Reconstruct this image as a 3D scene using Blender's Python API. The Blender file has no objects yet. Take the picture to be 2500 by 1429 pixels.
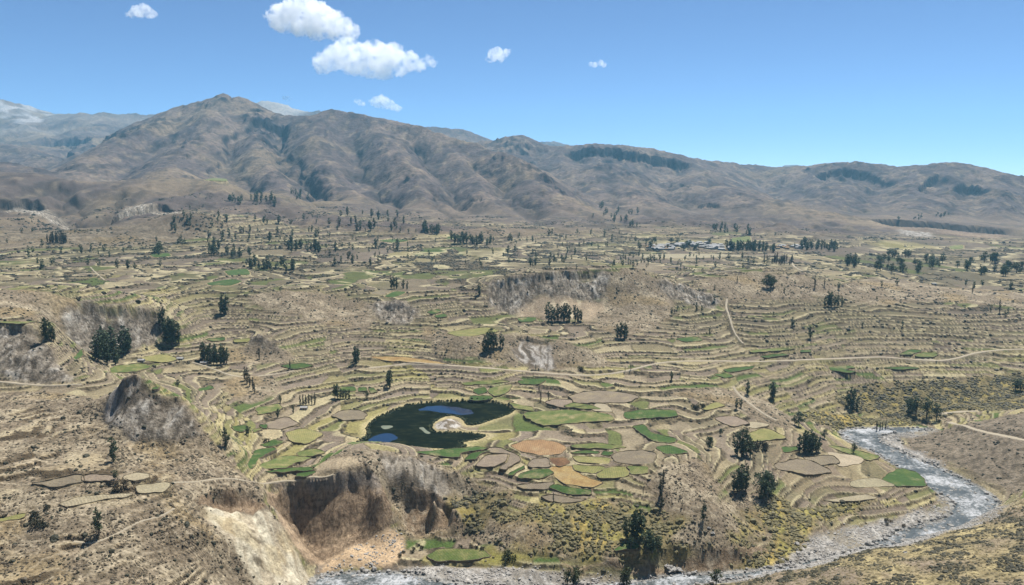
import bpy, bmesh, math, random, time
T0 = time.time()
def tick(m): print('TICK %-14s %.1f' % (m, time.time() - T0))
import numpy as np
from mathutils import Vector, Matrix

random.seed(7)
RNG = np.random.default_rng(11)
R = math.radians
scene = bpy.context.scene
COL = scene.collection

# ------------------------------------------------------------------ camera
F_PX = 1888.0            # focal length in photograph pixels (2500 wide)
PITCH = R(8.0)
CAM_Z = 220.0
HAZE = 4.8e-5
cam = bpy.data.cameras.new('camera')
cam.sensor_width = 36.0
cam.lens = 36.0 * F_PX / 2500.0
cam.clip_start = 0.5
cam.clip_end = 60000.0
camo = bpy.data.objects.new('camera', cam)
COL.objects.link(camo)
camo.location = (0, 0, CAM_Z)
camo.rotation_euler = (R(90) - PITCH, 0, 0)
scene.camera = camo

# ------------------------------------------------------------------ sky, sun, exposure
SUN_EL, SUN_AZ = 64.0, 30.0          # azimuth measured from +Y towards +X
world = bpy.data.worlds.new('World')
scene.world = world
world.use_nodes = True
wn = world.node_tree
wn.nodes.clear()
wout = wn.nodes.new('ShaderNodeOutputWorld')
wbg = wn.nodes.new('ShaderNodeBackground')
sky = wn.nodes.new('ShaderNodeTexSky')
sky.sky_type = 'NISHITA'
sky.sun_disc = False
sky.sun_elevation = R(SUN_EL)
sky.sun_rotation = R(SUN_AZ)
sky.altitude = 3300
sky.air_density = 0.6
sky.dust_density = 0.0
sky.ozone_density = 5.0
wbg.inputs['Strength'].default_value = 0.087
wn.links.new(sky.outputs['Color'], wbg.inputs['Color'])
wn.links.new(wbg.outputs[0], wout.inputs['Surface'])

sun = bpy.data.lights.new('sun', 'SUN')
sun.energy = 5.0
sun.angle = R(0.53)
sun.color = (1.0, 0.972, 0.935)
suno = bpy.data.objects.new('sun', sun)
COL.objects.link(suno)
sd = Vector((math.sin(R(SUN_AZ)) * math.cos(R(SUN_EL)), math.cos(R(SUN_AZ)) * math.cos(R(SUN_EL)), math.sin(R(SUN_EL))))
suno.rotation_euler = (-sd).to_track_quat('-Z', 'Y').to_euler()

vs = scene.view_settings
vs.view_transform = 'Standard'
vs.look = 'None'
vs.gamma = 1.0
vs.exposure = 0.80
vs.use_curve_mapping = False
cy = scene.cycles
cy.max_bounces = 42
cy.diffuse_bounces = 2
cy.glossy_bounces = 2
cy.transmission_bounces = 2
cy.transparent_max_bounces = 4
cy.volume_bounces = 40
cy.use_denoising = True
cy.sample_clamp_indirect = 6.0
cy.caustics_reflective = False
cy.caustics_refractive = False

# ------------------------------------------------------------------ numeric helpers
def ray(px, py):
    """photo pixel -> (x per metre of Y, z per metre of Y)"""
    a = (np.asarray(px, float) - 1250.0) / F_PX
    b = (np.asarray(py, float) - 714.5) / F_PX
    cy_, sy_ = math.cos(PITCH), math.sin(PITCH)
    den = cy_ - b * sy_
    return a / den, (-sy_ - b * cy_) / den

def _hash(ix, iy, seed):
    h = (ix.astype(np.int64) * 374761393 + iy.astype(np.int64) * 668265263 + seed * 1442695041) & 0xFFFFFFFF
    h = ((h ^ (h >> 13)) * 1274126177) & 0xFFFFFFFF
    return h ^ (h >> 16)

def hash01(ix, iy, seed=0):
    return (_hash(np.asarray(ix), np.asarray(iy), seed) & 0xFFFF) / 65535.0

_ga = np.random.default_rng(5).random(65536) * 2 * math.pi
_GX = np.cos(_ga).astype(np.float32); _GY = np.sin(_ga).astype(np.float32)
from concurrent.futures import ThreadPoolExecutor
_POOL = ThreadPoolExecutor(4)
def _noise(x, y, seed=0):
    x0 = np.floor(x); y0 = np.floor(y)
    fx = x - x0; fy = y - y0
    ix = x0.astype(np.int32) + seed * 37; iy = y0.astype(np.int32) + seed * 101
    ux = fx * fx * fx * (fx * (fx * 6 - 15) + 10)
    uy = fy * fy * fy * (fy * (fy * 6 - 15) + 10)
    ia = ix & 255; ib = (ix + 1) & 255; ja = (iy & 255) << 8; jb = ((iy + 1) & 255) << 8
    def g(k, dx, dy):
        return _GX[k] * (fx - np.float32(dx)) + _GY[k] * (fy - np.float32(dy))
    a = g(ja | ia, 0, 0); a += ux * (g(ja | ib, 1, 0) - a)
    b = g(jb | ia, 0, 1); b += ux * (g(jb | ib, 1, 1) - b)
    return (a + uy * (b - a)) * np.float32(1.5)
def _par(fn, x, y):
    x = np.asarray(x, np.float32); y = np.asarray(y, np.float32)
    if x.size < 60000:
        return fn(x, y).astype(float)
    out = np.empty(x.shape, float)
    ch = [slice(i, i + 40000) for i in range(0, x.size, 40000)]
    def job(c): out[c] = fn(x[c], y[c])
    list(_POOL.map(job, ch))
    return out
def noise(x, y, seed=0):
    """2-D gradient noise in about -1..1"""
    return _par(lambda a, b: _noise(a, b, seed), x, y)
def fbm(x, y, scale, octs=4, seed=0, gain=0.5):
    def fn(a, b):
        s = np.zeros_like(a); amp = 1.0; f = 1.0 / scale
        for o in range(octs):
            s += np.float32(amp) * _noise(a * np.float32(f) + np.float32(17.3 * o), b * np.float32(f) - np.float32(9.1 * o), seed + o)
            amp *= gain; f *= 2.03
        return s
    return _par(fn, x, y)
def ridged(x, y, scale, octs=4, seed=0, gain=0.5):
    def fn(a, b):
        s = np.zeros_like(a); amp = 1.0; f = 1.0 / scale; tot = 0
        for o in range(octs):
            n_ = 1.0 - np.abs(_noise(a * np.float32(f) + np.float32(31.7 * o), b * np.float32(f) + np.float32(3.3 * o), seed + o))
            s += np.float32(amp) * n_ * n_; tot += amp
            amp *= gain; f *= 2.1
        return s / np.float32(tot)
    return _par(fn, x, y)

def sstep(a, b, v):
    t = np.clip((v - a) / (b - a), 0, 1)
    return t * t * (3 - 2 * t)

def smax(a, b, k):
    h = np.clip(0.5 + 0.5 * (a - b) / k, 0, 1)
    return b + (a - b) * h + k * h * (1 - h)

def srgb(r, g, b):
    c = np.array([r, g, b], float) / 255.0
    return np.where(c <= 0.04045, c / 12.92, ((c + 0.055) / 1.055) ** 2.4)

ALB = 0.53               # sunlit picture tone -> base colour
def tone(r, g, b):
    return srgb(r, g, b) * ALB

# ------------------------------------------------------------------ control points of the land
CP = []                                     # x, y, z
def V(px, py, Y=None, z=None):
    sx, sz = ray(px, py)
    if Y is None:
        Y = (z - CAM_Z) / sz
    CP.append((float(sx) * Y, Y, CAM_Z + float(sz) * Y))
def H(px, Y, z):
    CP.append(((px - 1250) / F_PX * Y, Y, z))

RIVER = [(780, 1415, 0), (900, 1412, 0), (1050, 1415, .2), (1350, 1428, .6), (1500, 1425, .8), (1620, 1412, 1), (1750, 1405, 1.6),
         (1900, 1385, 2.2), (2050, 1345, 3), (2120, 1335, 3.5), (2250, 1310, 4), (2380, 1280, 4.5), (2410, 1235, 5),
         (2330, 1195, 5.6), (2230, 1140, 6.5), (2130, 1090, 7.4), (2080, 1060, 8), (2250, 1048, 8.6)]
for p in RIVER:
    V(p[0], p[1], z=p[2] - 0.3)
# flood bank and peninsula inside the bend
for p in [(1950, 1330, 7), (2100, 1260, 7), (2250, 1240, 6.8), (2000, 1290, 9), (2300, 1212, 7.2), (2150, 1200, 15), (2000, 1120, 20),
          (2250, 1178, 12.5), (1950, 1200, 17), (2100, 1100, 15.5), (2290, 1190, 9), (1900, 1060, 27), (2000, 1062, 20), (1800, 1000, 38), (1700, 1060, 36),
          (1850, 1290, 13), (1750, 1335, 13.5), (2060, 1090, 14)]:
    V(p[0], p[1], z=p[2])
# bank cliff above the low river
for p in [(1380, 1372, 9), (1500, 1357, 13), (1600, 1350, 14.5), (1700, 1342, 15), (1800, 1332, 13),
          (1400, 1398, 3), (1550, 1402, 2.6), (1700, 1392, 2.6), (1800, 1386, 3)]:
    V(p[0], p[1], z=p[2])
for p in [(1300, 1300, 18), (1450, 1250, 24), (1600, 1270, 22), (1720, 1230, 30), (1650, 1180, 37), (1640, 1128, 43), (1700, 1108, 40),
          (1400, 1200, 30), (1350, 1250, 24), (1130, 1350, 6), (1050, 1340, 6.5), (1230, 1350, 8), (1000, 1385, 2.5), (1180, 1385, 3),
          (1180, 1240, 20), (1120, 1205, 22), (1250, 1200, 28), (1400, 1130, 34), (1300, 1150, 32.5), (1150, 1105, 35.6), (1300, 1080, 37),
          (1450, 1060, 38), (1550, 1130, 37), (1550, 1000, 42), (1350, 990, 41), (1230, 1130, 34.5), (1850, 1180, 25), (1800, 1240, 21)]:
    V(p[0], p[1], z=p[2])
# lake and the fields round it
for p in [(900, 1068, 35), (1000, 1000, 35), (1100, 1085, 35), (1200, 1010, 35), (1050, 1040, 35),
          (780, 1000, 40), (700, 1060, 40), (650, 1120, 40), (720, 1140, 39.5), (600, 1010, 46), (560, 960, 52), (700, 950, 47), (800, 935, 46),
          (950, 945, 43), (1000, 900, 50), (850, 880, 54), (700, 880, 58), (600, 900, 58), (500, 930, 56), (450, 900, 60), (380, 870, 66), (500, 850, 66),
          (1100, 940, 42)]:
    V(p[0], p[1], z=p[2])
# river cliff: crest, lip, face, foot
for p in [(780, 1130, 41), (870, 1087, 48), (950, 1098, 46), (1040, 1115, 41), (1110, 1142, 37),
          (700, 1177, 38.5), (760, 1171, 39), (830, 1161, 40), (890, 1150, 41.5)]:
    V(p[0], p[1], z=p[2])
for p in [(700, 1300, 438, 14), ]:
    pass
V(715, 1300, Y=443); V(780, 1368, z=2.5); V(740, 1340, Y=437); V(850, 1352, z=6); V(800, 1280, Y=446); V(870, 1260, Y=450)
V(950, 1300, z=12); V(930, 1200, z=33); V(962, 1280, z=15); V(900, 1310, z=9)
V(1000, 1150, z=39); V(1060, 1190, z=34); V(1105, 1225, z=27); V(1130, 1300, z=9)
V(1050, 1235, Y=462); V(1050, 1290, Y=452); V(1020, 1310, z=7); V(960, 1230, z=21); V(1090, 1270, Y=455)
# pale spur in front of the cliff
V(650, 1237, z=39); V(700, 1300, z=24); V(760, 1390, z=5); V(785, 1429, z=0.5)
V(560, 1183, z=52); V(640, 1212, z=43); V(560, 1235, Y=409); V(500, 1262, z=46); V(600, 1300, z=37); V(600, 1425, z=20); V(700, 1400, z=12.5)
V(520, 1350, z=37); V(480, 1300, z=48); V(480, 1225, z=54)
H(700, 436, 22)
# near hillside
for p in [(0, 1400, 50), (100, 1400, 50), (400, 1400, 40), (200, 1300, 56), (400, 1300, 50), (0, 1300, 58), (0, 1200, 68), (200, 1200, 66),
          (400, 1190, 62), (300, 1150, 69), (480, 1170, 58), (550, 1180, 52), (600, 1170, 47.5), (640, 1185, 44), (0, 1100, 76), (150, 1100, 74), (0, 1000, 83),
          (200, 1000, 81), (0, 938, 86), (100, 938, 85), (190, 942, 84), (330, 1062, 75), (270, 1015, 80), (380, 1112, 66), (250, 1080, 73), (430, 1040, 76)]:
    V(p[0], p[1], z=p[2])
V(330, 916, Y=462); V(295, 930, Y=462); V(365, 935, Y=465); V(400, 962, Y=464); V(440, 966, Y=464); V(475, 1004, Y=462); V(520, 1065, Y=455); V(570, 1125, Y=450); V(622, 1167, Y=445)
H(330, 520, 80); H(400, 545, 66); H(470, 520, 57); H(520, 510, 50); H(600, 490, 42.5); H(250, 500, 83); H(560, 520, 48)
# pale cliff hill at the left edge
V(0, 790, Y=560); V(80, 790, Y=560); V(112, 835, Y=552); V(180, 918, Y=520); V(60, 850, Y=535); V(-80, 790, Y=555); V(-80, 940, z=86)
V(0, 750, z=122); V(100, 760, z=120); V(230, 900, z=75); V(200, 870, z=72)
V(200, 722, Y=700); V(300, 738, Y=714); V(390, 755, Y=737); V(120, 720, Y=680); H(250, 790, 108); V(300, 860, z=70); V(390, 842, z=69)
V(250, 800, Y=688)
V(100, 700, Y=800); V(300, 710, Y=810); V(400, 702, Y=840); V(0, 700, Y=790)
# middle slopes
for p in [(500, 780, 82), (500, 740, 92), (600, 822, 69), (640, 872, 59), (560, 862, 63), (720, 862, 61), (700, 790, 80), (700, 740, 95), (850, 760, 82), (980, 792, 76), (1050, 850, 62), (1000, 830, 66),
          (900, 820, 68), (1150, 790, 74), (1100, 740, 88), (1100, 700, 97), (1130, 824, 73), (1250, 800, 76.5), (1400, 828, 69.5), (1250, 892, 51.5), (1350, 902, 49), (1480, 885, 54),
          (1050, 902, 50.5), (1250, 780, 74), (1300, 775, 75), (1400, 790, 72), (1600, 802, 71), (1470, 800, 72),
          (1700, 780, 75), (1700, 850, 60), (1700, 910, 50), (1900, 850, 57), (1900, 780, 76), (1900, 910, 44), (2100, 850, 51), (2100, 780, 70), (2300, 850, 52),
          (2300, 780, 72), (2480, 850, 54), (2480, 780, 72), (2300, 910, 36), (2480, 930, 33), (2100, 910, 36), (2100, 960, 22), (2300, 980, 19), (2450, 1000, 24),
          (2200, 1030, 11), (2000, 1000, 20), (1950, 1022, 19), (2350, 1040, 22), (2450, 1060, 28), (2500, 1000, 36), (2500, 1100, 26), (2480, 1180, 13),
          (2350, 1100, 15), (2290, 1075, 11), (2580, 1060, 36), (1560, 850, 60), (1560, 915, 48.5)]:
    V(p[0], p[1], z=p[2])
V(640, 815, Y=731); V(615, 840, Y=724); V(680, 845, Y=724)
V(700, 703, Y=850); V(850, 710, Y=870); V(970, 736, Y=830); V(940, 762, Y=815); H(850, 960, 98); H(700, 950, 99)
V(1180, 690, Y=930); V(1350, 715, Y=862); V(1350, 664, Y=886); V(1400, 657, Y=900); V(1480, 651, Y=902); V(1300, 667, Y=892); V(1240, 674, Y=890); V(1200, 682, Y=895); V(1550, 655, Y=910); V(1600, 668, Y=905); V(1640, 690, Y=895); V(1700, 722, Y=885)
V(1500, 720, Y=868); V(1560, 780, Y=820); V(1470, 740, Y=858); V(1440, 700, Y=874); V(1230, 740, Y=862)
H(1450, 965, 111); H(1300, 965, 106); H(1600, 965, 101); H(1450, 1050, 105); H(1300, 1040, 101); H(1600, 1050, 98)
V(1850, 655, Y=965); V(1750, 672, Y=955); V(1950, 665, Y=975); V(2050, 690, Y=955); V(1850, 740, z=84); V(1750, 742, z=83); V(1950, 740, z=83)
H(1850, 1090, 98); H(1950, 1090, 93)
V(2150, 665, Y=1150); V(2300, 690, Y=1070); V(2450, 700, Y=1040); V(2100, 730, z=82); V(2300, 742, z=82)
V(1600, 612, z=90); V(1800, 620, z=90); V(1700, 600, z=90); V(1450, 625, z=93); V(1700, 640, z=92); V(1850, 638, z=90)
for p in [(1300, 620, 95), (1200, 640, 98), (1000, 650, 98), (1000, 620, 100), (800, 650, 100), (800, 620, 105), (600, 650, 102), (400, 650, 105), (200, 650, 110), (0, 650, 112),
          (600, 690, 100), (850, 680, 98), (0, 600, 120), (200, 600, 118), (400, 600, 115), (600, 600, 112), (1000, 590, 108), (1300, 590, 98), (1500, 582, 98), (1900, 592, 88),
          (2150, 605, 80), (2350, 610, 76), (2500, 610, 76), (2100, 640, 84), (2350, 650, 79), (2500, 660, 79), (0, 560, 140), (200, 560, 138), (450, 560, 135), (700, 560, 130),
          (1000, 560, 125), (1200, 562, 118), (1400, 565, 108), (1600, 555, 108), (1800, 558, 102), (2000, 562, 95), (2200, 570, 88), (450, 520, 165), (700, 520, 150)]:
    V(p[0], p[1], z=p[2])
V(640, 490, Y=2050); V(800, 520, Y=1950); V(950, 530, Y=1950); V(300, 440, Y=2300); V(520, 437, Y=2400); V(400, 432, Y=2380); V(450, 470, Y=2150); V(600, 455, Y=2350)
V(0, 418, Y=2300); V(100, 424, Y=2280); V(-80, 418, Y=2300); V(0, 492, Y=1980); V(80, 492, Y=2000); V(0, 520, Y=1850); V(210, 545, Y=1600); V(160, 500, Y=1850); V(330, 490, Y=2000); V(400, 510, Y=1850); V(180, 450, Y=2350)
V(2120, 535, Y=2650); V(2250, 542, Y=2650); V(2400, 556, Y=2600); V(2550, 560, Y=2600); V(2200, 563, Y=2590); V(2350, 577, Y=2545); V(2130, 553, Y=2600); V(2260, 556, Y=2250); V(2450, 585, Y=2500); V(2400, 572, Y=2150)
for px, z in [(-300, 220), (0, 225), (300, 200), (600, 160), (900, 135), (1200, 118), (1500, 112), (1800, 106), (2100, 98), (2400, 82), (2800, 80)]:
    H(px, 3000, z); H(px, 5000, z + 40); H(px, 9500, 200)
# right near bank
for p in [(2400, 1400, 50), (2100, 1400, 35), (1900, 1397, 21), (2100, 1342, 25), (2300, 1297, 29.5), (2450, 1247, 35), (2500, 1192, 38), (1700, 1427, 7), (2500, 1300, 50), (2250, 1350, 35), (2600, 1250, 48)]:
    V(p[0], p[1], z=p[2])
H(2100, 428, 5); H(2300, 440, 8); H(2450, 462, 11); H(1900, 400, 8); H(2560, 480, 20)
# under and before the viewpoint
for px, z in [(-800, 60), (0, 50), (500, 42), (1250, 20), (1900, 30), (2500, 55), (3300, 80)]:
    H(px, 250, z)
H(900, 320, 12); H(1250, 330, 8); H(1600, 330, 10); H(1250, 390, .3); H(1000, 385, .3)
for px, a in [(-400, 10), (-1000, 30), (2900, 10), (3600, 30)]:
    for Y, z in [(350, 65), (450, 78 if px < 0 else 35), (600, 105 if px < 0 else 40), (800, 112 if px < 0 else 75), (1100, 112 if px < 0 else 82), (1500, 130 if px < 0 else 85), (2100, 200 if px < 0 else 90)]:
        H(px, Y, z + a)
CPA = np.array(CP)
BETA = 1.25
def _conf(x, y):
    r = np.hypot(x, y)
    return np.arctan2(x, y), np.log(r)
ct, cr = _conf(CPA[:, 0], CPA[:, 1])
n = len(CPA)
D = np.hypot(ct[:, None] - ct[None, :], cr[:, None] - cr[None, :]) ** BETA
Pm = np.stack([np.ones(n), ct, cr], 1)
A = np.zeros((n + 3, n + 3))
A[:n, :n] = D - np.eye(n) * 0.0004
A[:n, n:] = Pm
A[n:, :n] = Pm.T
W = np.linalg.solve(A, np.concatenate([CPA[:, 2], np.zeros(3)]))

def rbf(x, y):
    r_ = np.hypot(x, y)
    k_ = np.maximum(r_, 1e-6)
    e_ = np.maximum(r_, 292.0) / k_
    z_ = _rbf(x * e_, y * e_)
    f_ = np.clip(1 - r_ / 292.0, 0, 1) ** 1.6          # the viewpoint's own slope
    return z_ + (216.0 - z_) * f_

def _rbf(x, y):
    t, l = _conf(x, y)
    shp = t.shape
    t = t.ravel().astype(np.float32); l = l.ravel().astype(np.float32)
    out = np.empty(t.size)
    w = W[:n].astype(np.float32); ct32 = ct.astype(np.float32); cr32 = cr.astype(np.float32)
    step = 20000
    for i in range(0, t.size, step):
        a = t[i:i + step, None] - ct32; b = l[i:i + step, None] - cr32
        d = (a * a + b * b) ** np.float32(BETA / 2)
        out[i:i + step] = d @ w
    return (out + W[n] + W[n + 1] * t + W[n + 2] * l).reshape(shp)

# ------------------------------------------------------------------ mountain ridges (px, py, Y)
RIDGES = [
    (0.52, [(330, 345, 4300), (400, 300, 4500), (440, 268, 4600), (490, 252, 4600), (522, 243, 4600), (545, 235, 4600), (575, 242, 4550), (610, 264, 4500), (680, 282, 4450), (760, 287, 4400), (800, 273, 4200), (870, 279, 4100),
            (930, 293, 4000), (1000, 305, 3950), (1060, 330, 3800), (1150, 350, 3600), (1220, 378, 3350), (1300, 425, 3000), (1380, 478, 2650), (1440, 525, 2350), (1475, 555, 2150)]),
    (0.50, [(440, 268, 4600), (380, 310, 4100), (300, 350, 3700), (220, 395, 3300), (150, 440, 2900)]),
    (0.50, [(545, 235, 4600), (520, 290, 4100), (470, 350, 3600), (430, 400, 3100), (400, 428, 2700)]),
    (0.52, [(610, 264, 4500), (625, 310, 4000), (640, 370, 3500), (690, 440, 2900), (730, 490, 2450)]),
    (0.52, [(800, 273, 4200), (775, 330, 3700), (780, 390, 3250), (840, 460, 2750), (900, 520, 2300)]),
    (0.52, [(930, 293, 4000), (960, 350, 3500), (1010, 410, 3050), (1055, 480, 2600), (1090, 540, 2150)]),
    (0.55, [(1060, 330, 3800), (1120, 390, 3300), (1190, 460, 2800), (1260, 540, 2250)]),
    (0.55, [(1220, 378, 3350), (1290, 440, 2900), (1350, 510, 2450), (1385, 550, 2150)]),
    (0.42, [(1150, 345, 5200), (1210, 345, 5200), (1270, 338, 5000), (1320, 352, 5000), (1400, 356, 4800), (1450, 353, 4700), (1530, 358, 4600), (1600, 372, 4600), (1660, 388, 4600), (1750, 397, 4800), (1830, 405, 5000),
            (1900, 412, 5000), (1960, 407, 4600), (2040, 398, 4400), (2120, 400, 4300), (2200, 406, 4200), (2320, 400, 3900), (2380, 408, 3800), (2430, 425, 3700), (2470, 450, 3600), (2540, 490, 3500), (2620, 540, 3400)]),
    (0.42, [(1450, 353, 4700), (1470, 400, 4100), (1500, 450, 3500), (1540, 500, 2900)]),
    (0.42, [(1660, 388, 4600), (1700, 430, 3900), (1760, 462, 3400), (1880, 490, 2950), (2010, 520, 2600), (2090, 545, 2400)]),
    (0.42, [(2040, 398, 4400), (2060, 440, 3900), (2040, 490, 3300)]),
    (0.45, [(2320, 400, 3900), (2290, 450, 3500), (2250, 500, 3100), (2220, 525, 2850)]),
    (0.50, [(2430, 425, 3700), (2440, 470, 3300), (2450, 525, 2900)]),
    (0.35, [(-260, 225, 8000), (0, 247, 8000), (40, 262, 8000), (110, 284, 8000), (180, 283, 7800), (262, 277, 7600), (330, 284, 7600), (430, 281, 7500), (560, 290, 7500)]),
    (0.35, [(40, 262, 8000), (70, 310, 7000), (120, 345, 6000), (150, 375, 5200)]),
    (0.35, [(262, 277, 7600), (240, 320, 6600), (200, 350, 5600)]),
    (0.40, [(-200, 330, 5200), (0, 352, 5000), (60, 365, 4900), (105, 388, 4500), (125, 412, 4000)]),
    (0.35, [(-200, 390, 3300), (0, 402, 3100), (40, 408, 3000)]),
    (0.40, [(590, 272, 8500), (625, 255, 8500), (660, 251, 8500), (720, 268, 8500), (780, 276, 8500), (850, 287, 8500)]),
    (0.40, [(960, 305, 6500), (1060, 313, 6500), (1110, 318, 6500), (1160, 340, 6500)]),
    (0.45, [(1300, 360, 9300), (1325, 352, 9300), (1345, 346, 9300), (1370, 353, 9300), (1400, 364, 9300)]),
    (0.45, [(1870, 417, 9300), (1910, 411, 9300), (1937, 400, 9300), (1955, 408, 9300), (1985, 417, 9300)]),
    (0.40, [(2470, 458, 9300), (2520, 450, 9300), (2700, 440, 9300)]),
]
SEG = []
for k, pts in RIDGES:
    P = []
    for px, py, Y in pts:
        sx, sz = ray(px, py)
        P.append((float(sx) * Y, Y, CAM_Z + float(sz) * Y))
    for a, b in zip(P[:-1], P[1:]):
        SEG.append((k, a, b))

def mountains(x, y):
    w1 = fbm(x, y, 420, 3, 51) * 45; w2 = fbm(x, y, 420, 3, 61) * 45
    X = x + w1; Yy = y + w2
    m = np.full(x.shape, -1e4)
    for k, a, b in SEG:
        dx, dy = b[0] - a[0], b[1] - a[1]
        L2 = dx * dx + dy * dy + 1e-6
        t = np.clip(((X - a[0]) * dx + (Yy - a[1]) * dy) / L2, 0, 1)
        d = np.hypot(X - a[0] - t * dx, Yy - a[1] - t * dy)
        rd_ = 130.0 if k < .48 else 40.0
        h = a[2] + t * (b[2] - a[2]) - k * (np.sqrt(d * d + rd_ ** 2) - rd_)
        m = smax(m, h, 14.0)
    return m

def base_height(x, y, b=None):
    """land without terraces, rock relief or fields; returns height and how much of it is mountain"""
    if b is None:
        b = rbf(x, y)
    far = y > 1900
    mw = np.zeros_like(b)
    if far.any():
        m = mountains(x[far], y[far])
        bf = b[far]
        h = smax(m, bf, 22.0)
        mw[far] = sstep(-10, 45, m - bf)
        b = b.copy(); b[far] = h
    return b, mw

# ------------------------------------------------------------------ the polar sheet the land is sampled on
def seg_lin(a, b, s0, s1):
    out = [a]
    v = a
    while v < b:
        v += s0 + (s1 - s0) * (v - a) / (b - a)
        out.append(v)
    return out[:-1]
rr = [3, 6, 12, 20, 35, 55, 80, 110, 140, 170, 200, 225, 245, 260, 272, 282, 290]
rr += seg_lin(296, 420, .8, .85) + seg_lin(420, 800, .98, 1.5) + seg_lin(800, 1400, 1.6, 3.6) + seg_lin(1400, 2400, 4, 8.5) + seg_lin(2400, 5600, 10, 17) + seg_lin(5600, 9800, 32, 60) + [9800]
RR = np.array(rr, float)
dense = np.arange(-35.0, 35.01, 0.092)
TH = np.radians(np.concatenate([[-75, -68, -62, -57, -53, -49.5, -46.5, -44, -42, -40.4, -39, -38, -37.2, -36.5, -36], dense, [36, 36.5, 37.2, 38, 39, 40.4, 42, 44, 46.5, 49.5, 53, 57, 62, 68, 75]]))
NR, NT = len(RR), len(TH)

class Sheet:
    def __init__(s, th, r, z):
        s.th, s.r, s.z = th, r, z
    def at(s, x, y):
        x = np.asarray(x, float); y = np.asarray(y, float)
        t = np.interp(np.arctan2(x, y), s.th, np.arange(len(s.th)))
        r = np.interp(np.hypot(x, y), s.r, np.arange(len(s.r)))
        i = np.clip(r.astype(int), 0, len(s.r) - 2); j = np.clip(t.astype(int), 0, len(s.th) - 2)
        fr = r - i; ft = t - j
        z = s.z
        return (z[i, j] * (1 - fr) * (1 - ft) + z[i + 1, j] * fr * (1 - ft) + z[i, j + 1] * (1 - fr) * ft + z[i + 1, j + 1] * fr * ft)
    YS = np.concatenate([np.arange(270, 900, 0.8), np.geomspace(900, 9000, 1500)])
    def hit(s, px, py):
        """first point of the land met by the sight line of a photo pixel"""
        px = np.atleast_1d(np.asarray(px, float)); py = np.atleast_1d(np.asarray(py, float))
        sx, sz = ray(px, py)
        out = np.zeros((len(px), 3))
        for k0 in range(0, len(px), 200):
            k1 = min(len(px), k0 + 200)
            X = sx[k0:k1, None] * s.YS; Yb = np.broadcast_to(s.YS, X.shape)
            Z = CAM_Z + sz[k0:k1, None] * s.YS
            below = s.at(X, Yb) > Z
            idx = np.where(below.any(1), below.argmax(1), len(s.YS) - 1)
            for q in range(k1 - k0):
                Yh = s.YS[idx[q]]
                out[k0 + q] = (sx[k0 + q] * Yh, Yh, 0)
        out[:, 2] = s.at(out[:, 0], out[:, 1])
        return out

sub_r = np.unique(np.concatenate([np.arange(0, NR, 3), [NR - 1]]))
sub_t = np.unique(np.concatenate([np.arange(0, NT, 3), [NT - 1]]))
tt, r2 = np.meshgrid(TH[sub_t], RR[sub_r])
rz0 = rbf(r2 * np.sin(tt), r2 * np.cos(tt))
SMOOTH = Sheet(TH[sub_t], RR[sub_r], rz0)
bz, _ = base_height(r2 * np.sin(tt), r2 * np.cos(tt), rz0)
BASE = Sheet(TH[sub_t], RR[sub_r], bz)

def world_poly(pts):
    p = np.array(pts, float)
    return BASE.hit(p[:, 0], p[:, 1])

def chaikin(P, it=2):
    P = np.asarray(P, float)
    for _ in range(it):
        Q = np.roll(P, -1, 0)
        P = np.stack([P * .75 + Q * .25, P * .25 + Q * .75], 1).reshape(-1, P.shape[1])
    return P

def soften(P):
    """cut corners a little and let the long edges waver"""
    Q = np.roll(P, -1, 0)
    P = np.stack([P * .86 + Q * .14, P * .5 + Q * .5, P * .14 + Q * .86], 1).reshape(-1, P.shape[1])
    Q = np.roll(P, -1, 0)
    P = np.stack([P * .8 + Q * .2, P * .2 + Q * .8], 1).reshape(-1, P.shape[1])
    Q = []
    for u, v in zip(P, np.roll(P, -1, 0)):
        m_ = max(1, int(np.hypot(*(v - u)[:2]) / (2.5 * max(1, u[1] / 700))))
        Q += [u + (v - u) * t_ / m_ for t_ in range(m_)]
    P = np.array(Q)
    P[:, 0] += fbm(P[:, 0], P[:, 1], 9, 2, 8) * 1.1; P[:, 1] += fbm(P[:, 0], P[:, 1], 9, 2, 9) * 1.1
    ctr = P.mean(0)
    k = .05 * fbm(P[:, 0], P[:, 1], 14, 2, 7)[:, None]
    return ctr + (P - ctr) * (1.06 + k)

def signed(P, x, y):
    """signed distance (positive inside) of points to a closed world outline"""
    inside = np.zeros(x.shape, bool)
    d2 = np.full(x.shape, 1e12)
    for a, b in zip(P, np.roll(P, -1, 0)):
        ax, ay, bx, by = a[0], a[1], b[0], b[1]
        c = (ay > y) != (by > y)
        with np.errstate(divide='ignore', invalid='ignore'):
            xi = (bx - ax) * (y - ay) / (by - ay + 1e-12) + ax
        inside ^= c & (x < xi)
        dx, dy = bx - ax, by - ay
        t = np.clip(((x - ax) * dx + (y - ay) * dy) / (dx * dx + dy * dy + 1e-9), 0, 1)
        d2 = np.minimum(d2, (x - ax - t * dx) ** 2 + (y - ay - t * dy) ** 2)
    d = np.sqrt(d2)
    return np.where(inside, d, -d)

def poly_mask(P, x, y, soft, wob=0.0, wscale=20.0, seed=0, pad=None):
    """(indices, weight, signed distance) of the sheet points in or near an outline"""
    pad = (soft + wob) * 1.5 + 1 if pad is None else pad
    sel = np.nonzero((x > P[:, 0].min() - pad) & (x < P[:, 0].max() + pad) & (y > P[:, 1].min() - pad) & (y < P[:, 1].max() + pad))[0]
    if not len(sel):
        return sel, np.zeros(0), np.zeros(0)
    xs, ys = x[sel], y[sel]
    d = signed(P, xs, ys)
    if wob:
        d = d + wob * fbm(xs, ys, wscale, 3, 300 + seed)
    return sel, sstep(-soft, soft, d), d

tick('base')
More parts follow.
